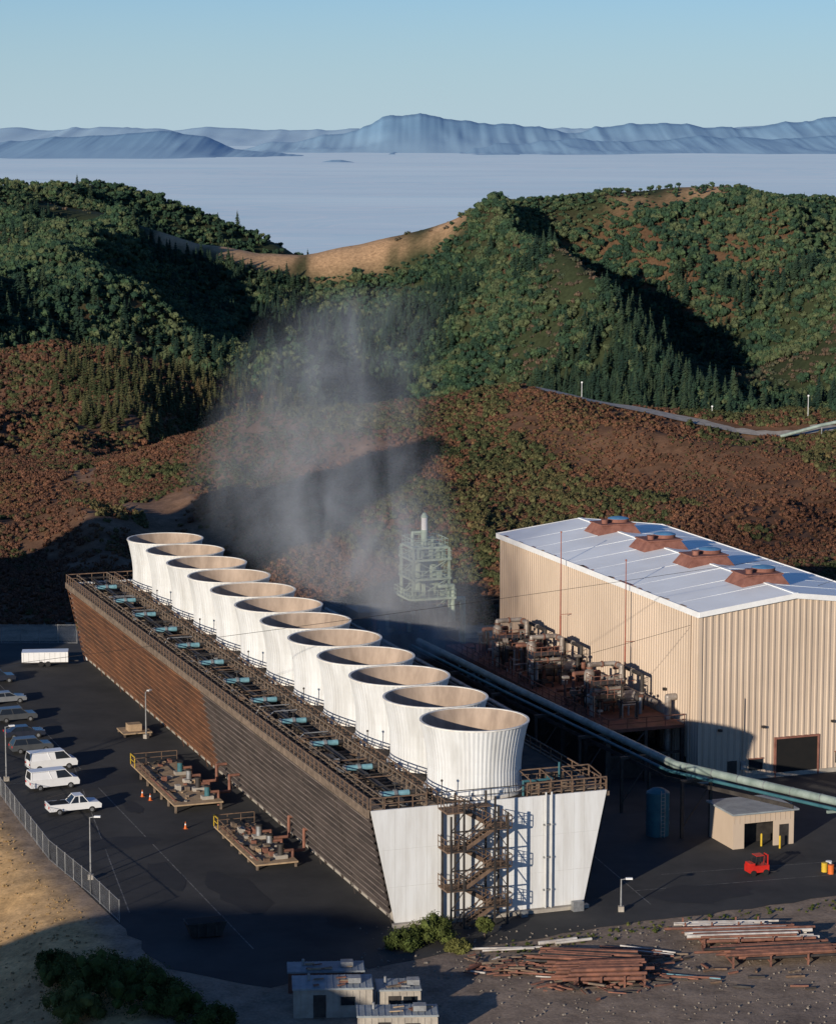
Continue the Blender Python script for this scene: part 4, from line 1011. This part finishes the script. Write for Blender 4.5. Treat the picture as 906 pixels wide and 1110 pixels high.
mb=MB(); pr=None
for i in range(40):
    x=24+i*4; y=533+max(-12,min(0,(x-30)*-.2)); 
    cur=[(x,y-3,float(terrain([x],[y-3])[0])+.35),(x,y+3,float(terrain([x],[y])[0])+.5)]
    if pr: mb.add([pr[0],cur[0],cur[1],pr[1]],[(0,1,2,3)],M_conc)
    pr=cur
mb.build("hilltop_road")
for x,y,h in ((33.5,536,4),(79,530,5),(60,534,2)):
    E=empty("marker_post",x,y,float(terrain([x],[y])[0])); mb=MB(); mb.cyl((0,0,-.3),(0,0,h),.07,M_trim,8,.05); mb.box(-.16,.16,-.1,.1,h-.3,h,M_trim); mb.build("post",E)
E=empty("hilltop_pipeline",0,0,0); mb=MB(); p=[]
for x in (72,80,90,104,125): p.append((x,519-(x-72)*.1,float(terrain([x],[519])[0])+1.3+(x-72)*.10))
mb.pipe(p,.35,M_pipeg,12)
for q in p: mb.beam((q[0],q[1],q[2]-2.5),q,.2,.2,M_steel)
mb.build("pipe",E)

# ------------------------------------------------------------ fog sea & far mountains
def fogmat():
    m=bpy.data.materials.new("fog_sea"); m.use_nodes=True;nt=m.node_tree;n=nt.nodes;l=nt.links;b=n["Principled BSDF"]
    b.inputs["Roughness"].default_value=1;b.inputs["Specular IOR Level"].default_value=0
    tc=n.new("ShaderNodeTexCoord");mp=n.new("ShaderNodeMapping");mp.inputs["Scale"].default_value=(.00035,.00012,1);l.new(tc.outputs["Object"],mp.inputs["Vector"])
    no=n.new("ShaderNodeTexNoise");no.inputs["Scale"].default_value=1;no.inputs["Detail"].default_value=7;l.new(mp.outputs[0],no.inputs["Vector"])
    rp=n.new("ShaderNodeValToRGB");rp.color_ramp.elements[0].position=.3;rp.color_ramp.elements[1].position=.7
    rp.color_ramp.elements[0].color=(.72,.93,.97,1);rp.color_ramp.elements[1].color=(.88,.99,.99,1)
    l.new(no.outputs["Fac"],rp.inputs[0]);l.new(rp.outputs[0],b.inputs["Base Color"])
    return m
me=bpy.data.meshes.new("fog_sea")
nx,ny=160,260; X=np.linspace(-45000,45000,nx); Yv=3600+np.linspace(0,1,ny)**2*90000
XX,YY=np.meshgrid(X,Yv); ZZ=-330+26*fbm(XX/2200,YY/1600,3)
v=np.stack([XX.ravel(),YY.ravel(),ZZ.ravel()],1); idx=np.arange(nx*ny).reshape(ny,nx)
f=np.stack([idx[:-1,:-1].ravel(),idx[:-1,1:].ravel(),idx[1:,1:].ravel(),idx[1:,:-1].ravel()],1)
me.from_pydata(v.tolist(),[],f.tolist()); me.polygons.foreach_set("use_smooth",[True]*len(f)); me.materials.append(fogmat())
o=bpy.data.objects.new("fog_sea",me);scene.collection.objects.link(o)
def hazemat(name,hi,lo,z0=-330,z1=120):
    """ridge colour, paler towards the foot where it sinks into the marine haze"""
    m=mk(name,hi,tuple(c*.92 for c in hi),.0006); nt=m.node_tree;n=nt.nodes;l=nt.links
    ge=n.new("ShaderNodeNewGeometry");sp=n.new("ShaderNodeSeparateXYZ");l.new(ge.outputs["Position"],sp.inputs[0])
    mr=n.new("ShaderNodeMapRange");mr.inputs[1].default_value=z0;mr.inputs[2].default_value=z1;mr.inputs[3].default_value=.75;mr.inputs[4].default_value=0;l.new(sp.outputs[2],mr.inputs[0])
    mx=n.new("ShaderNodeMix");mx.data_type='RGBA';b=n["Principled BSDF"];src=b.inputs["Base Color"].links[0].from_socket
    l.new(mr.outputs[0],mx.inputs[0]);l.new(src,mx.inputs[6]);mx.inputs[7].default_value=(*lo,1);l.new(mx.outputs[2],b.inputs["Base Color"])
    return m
def mountains(Y,us,vs,mat,amp,seed,depth=5000,zb=-360):
    n=700; us_=np.linspace(us[0],us[-1],n); x=(us_-453)/2850*Y*1.02
    v=np.interp(us_,us,vs); zc=H-Y*.982*(v-140)/2850
    zc=zc+amp*1.5*(fbm(x/1400,x*0+seed,seed,6)+.7*(ridged(x/600,x*0+seed+3,seed+20,4)-.6))
    V=[];F=[];K=12
    for j in range(K):
        t=j/(K-1); yy=Y-depth*(1-t); prof=t**1.15
        nz=(ridged(x/1000,np.full(n,t*1.6+seed),seed+7,4)-.6)*amp*1.2*math.sin(math.pi*t)
        for i in range(n): V.append((x[i],yy,zb+(zc[i]-zb)*prof+nz[i]))
    for i in range(n): V.append((x[i],Y+depth*.6,zb))
    for j in range(K):
        for i in range(n-1): a=j*n+i; F.append((a,a+1,a+n+1,a+n))
    me=bpy.data.meshes.new("mountain_range");me.from_pydata(V,[],F);me.polygons.foreach_set("use_smooth",[True]*len(F));me.materials.append(mat)
    o=bpy.data.objects.new("distant_mountains",me);scene.collection.objects.link(o)
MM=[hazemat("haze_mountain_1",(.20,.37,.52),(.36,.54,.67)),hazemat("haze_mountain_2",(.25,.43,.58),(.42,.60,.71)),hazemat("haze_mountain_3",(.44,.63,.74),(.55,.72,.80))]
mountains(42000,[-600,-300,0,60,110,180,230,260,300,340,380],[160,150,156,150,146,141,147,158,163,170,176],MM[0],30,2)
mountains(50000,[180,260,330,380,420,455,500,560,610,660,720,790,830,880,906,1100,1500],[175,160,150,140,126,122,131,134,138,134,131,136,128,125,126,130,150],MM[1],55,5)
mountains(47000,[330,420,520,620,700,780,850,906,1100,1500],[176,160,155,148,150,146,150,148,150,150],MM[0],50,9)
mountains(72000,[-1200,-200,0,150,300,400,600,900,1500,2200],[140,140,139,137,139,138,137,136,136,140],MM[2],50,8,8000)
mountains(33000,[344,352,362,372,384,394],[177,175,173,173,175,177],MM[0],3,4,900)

# ------------------------------------------------------------ steam plume
def steam():
    x0,y0=P(78,22)
    E=empty("steam_plume",x0,y0,0,0)
    mb=MB()
    lv=[(8,9.5,13,10),(16,2,18,12),(26,-4,20,14),(36,-5,19,14),(52,1,17,13)]
    vs=[];n=16
    for z,cx,rx,ry in lv:
        for i in range(n):
            t=2*math.pi*i/n; vs.append((cx+rx*math.cos(t),ry*math.sin(t),z))
    fs=[tuple(range(n))[::-1],tuple(range(n*(len(lv)-1),n*len(lv)))]
    for j in range(len(lv)-1):
        for i in range(n): fs.append((j*n+i,j*n+(i+1)%n,(j+1)*n+(i+1)%n,(j+1)*n+i))
    m=bpy.data.materials.new("steam");m.use_nodes=True;nt=m.node_tree;nd=nt.nodes;l=nt.links
    nd.remove(nd["Principled BSDF"]);out=nd["Material Output"]
    vol=nd.new("ShaderNodeVolumeScatter");vol.inputs["Color"].default_value=(.82,.88,.93,1);vol.inputs["Anisotropy"].default_value=.0
    tc=nd.new("ShaderNodeTexCoord");sp=nd.new("ShaderNodeSeparateXYZ");l.new(tc.outputs["Object"],sp.inputs[0])
    zr=nd.new("ShaderNodeMapRange");zr.inputs[1].default_value=8;zr.inputs[2].default_value=52;l.new(sp.outputs[2],zr.inputs[0])
    def curve(pts_):
        c=nd.new("ShaderNodeFloatCurve");cv=c.mapping.curves[0]
        cv.points[0].location=pts_[0];cv.points[1].location=pts_[-1]
        for p in pts_[1:-1]: cv.points.new(*p)
        c.mapping.update();l.new(zr.outputs[0],c.inputs["Value"]);return c
    cx=curve([(0,.82),(.2,.60),(.45,.38),(.7,.40),(1,.60)])
    rr=curve([(0,.45),(.2,.80),(.45,1.0),(.7,.85),(1,.7)])
    am=curve([(0,1.0),(.25,1.0),(.5,.6),(.8,.40),(1,0)])
    def mth(op,a,b=None,c=None):
        q=nd.new("ShaderNodeMath");q.operation=op
        for i,k in enumerate((a,b,c)):
            if k is None: continue
            if isinstance(k,(int,float)): q.inputs[i].default_value=k
            else: l.new(k,q.inputs[i])
        return q.outputs[0]
    c_=mth('MULTIPLY_ADD',cx.outputs[0],30,-15); dx=mth('SUBTRACT',sp.outputs[0],c_)
    d=mth('SQRT',mth('ADD',mth('MULTIPLY',dx,dx),mth('MULTIPLY',sp.outputs[1],sp.outputs[1])))
    rn=mth('DIVIDE',d,mth('MULTIPLY',rr.outputs[0],16.5))
    fall=mth('MAXIMUM',mth('SUBTRACT',1,rn),0)
    mp=nd.new("ShaderNodeMapping");mp.inputs["Scale"].default_value=(1,1,.55);mp.inputs["Rotation"].default_value=(0,.6,0);l.new(tc.outputs["Object"],mp.inputs["Vector"])
    no=nd.new("ShaderNodeTexNoise");no.inputs["Scale"].default_value=.13;no.inputs["Detail"].default_value=6;no.inputs["Roughness"].default_value=.6;no.inputs["Distortion"].default_value=1.8;l.new(mp.outputs[0],no.inputs["Vector"])
    nr=nd.new("ShaderNodeMapRange");nr.inputs[1].default_value=.40;nr.inputs[2].default_value=.72;l.new(no.outputs["Fac"],nr.inputs[0])
    dens=mth('MULTIPLY',mth('MULTIPLY',mth('MULTIPLY',fall,nr.outputs[0]),am.outputs[0]),.24)
    l.new(dens,vol.inputs["Density"]);l.new(vol.outputs[0],out.inputs["Volume"])
    mb.add(vs,fs,m); mb.build("plume",E)
steam()

# ------------------------------------------------------------ light
el=math.radians(12.6); dx,dy=.4965,.868
d=Vector((dx*math.cos(el),dy*math.cos(el),-math.sin(el)))
sl=bpy.data.lights.new("sun",'SUN');sl.energy=5.0;sl.angle=math.radians(.5);sl.color=(1.0,.89,.75)
so=bpy.data.objects.new("sun",sl);so.rotation_euler=d.to_track_quat('-Z','Y').to_euler();scene.collection.objects.link(so)
w=bpy.data.worlds.new("World");scene.world=w;w.use_nodes=True;nt=w.node_tree
sk=nt.nodes.new("ShaderNodeTexSky");sk.sky_type='NISHITA';sk.sun_disc=False;sk.sun_elevation=el;sk.sun_rotation=math.atan2(-dx,-dy)%(2*math.pi)
sk.altitude=900;sk.air_density=1.0;sk.dust_density=.2;sk.ozone_density=3
bg=nt.nodes["Background"];bg.inputs[1].default_value=.095
vm=nt.nodes.new("ShaderNodeVectorMath");vm.operation='MULTIPLY';vm.inputs[1].default_value=(.56,.80,1.15)
nt.links.new(sk.outputs[0],vm.inputs[0])
tc=nt.nodes.new("ShaderNodeTexCoord");sp=nt.nodes.new("ShaderNodeSeparateXYZ");nt.links.new(tc.outputs["Generated"],sp.inputs[0])
mr=nt.nodes.new("ShaderNodeMapRange");mr.inputs[1].default_value=-.01;mr.inputs[2].default_value=.08;mr.inputs[3].default_value=.9;mr.inputs[4].default_value=0;nt.links.new(sp.outputs[2],mr.inputs[0])
mx=nt.nodes.new("ShaderNodeMix");mx.data_type='RGBA';nt.links.new(mr.outputs[0],mx.inputs[0]);nt.links.new(vm.outputs[0],mx.inputs[6]);mx.inputs[7].default_value=(4.9,6.4,7.5,1)
nt.links.new(mx.outputs[2],bg.inputs[0])

# ------------------------------------------------------------ camera
cam=bpy.data.cameras.new("camera");cam.sensor_fit='HORIZONTAL';cam.sensor_width=36;cam.lens=2850/906*36;cam.clip_start=1;cam.clip_end=200000
co=bpy.data.objects.new("camera",cam);co.location=(0,0,H);co.rotation_euler=(math.radians(90-8.285),0,0);scene.collection.objects.link(co);scene.camera=co
scene.view_settings.view_transform='Standard';scene.view_settings.look='None';scene.view_settings.exposure=0
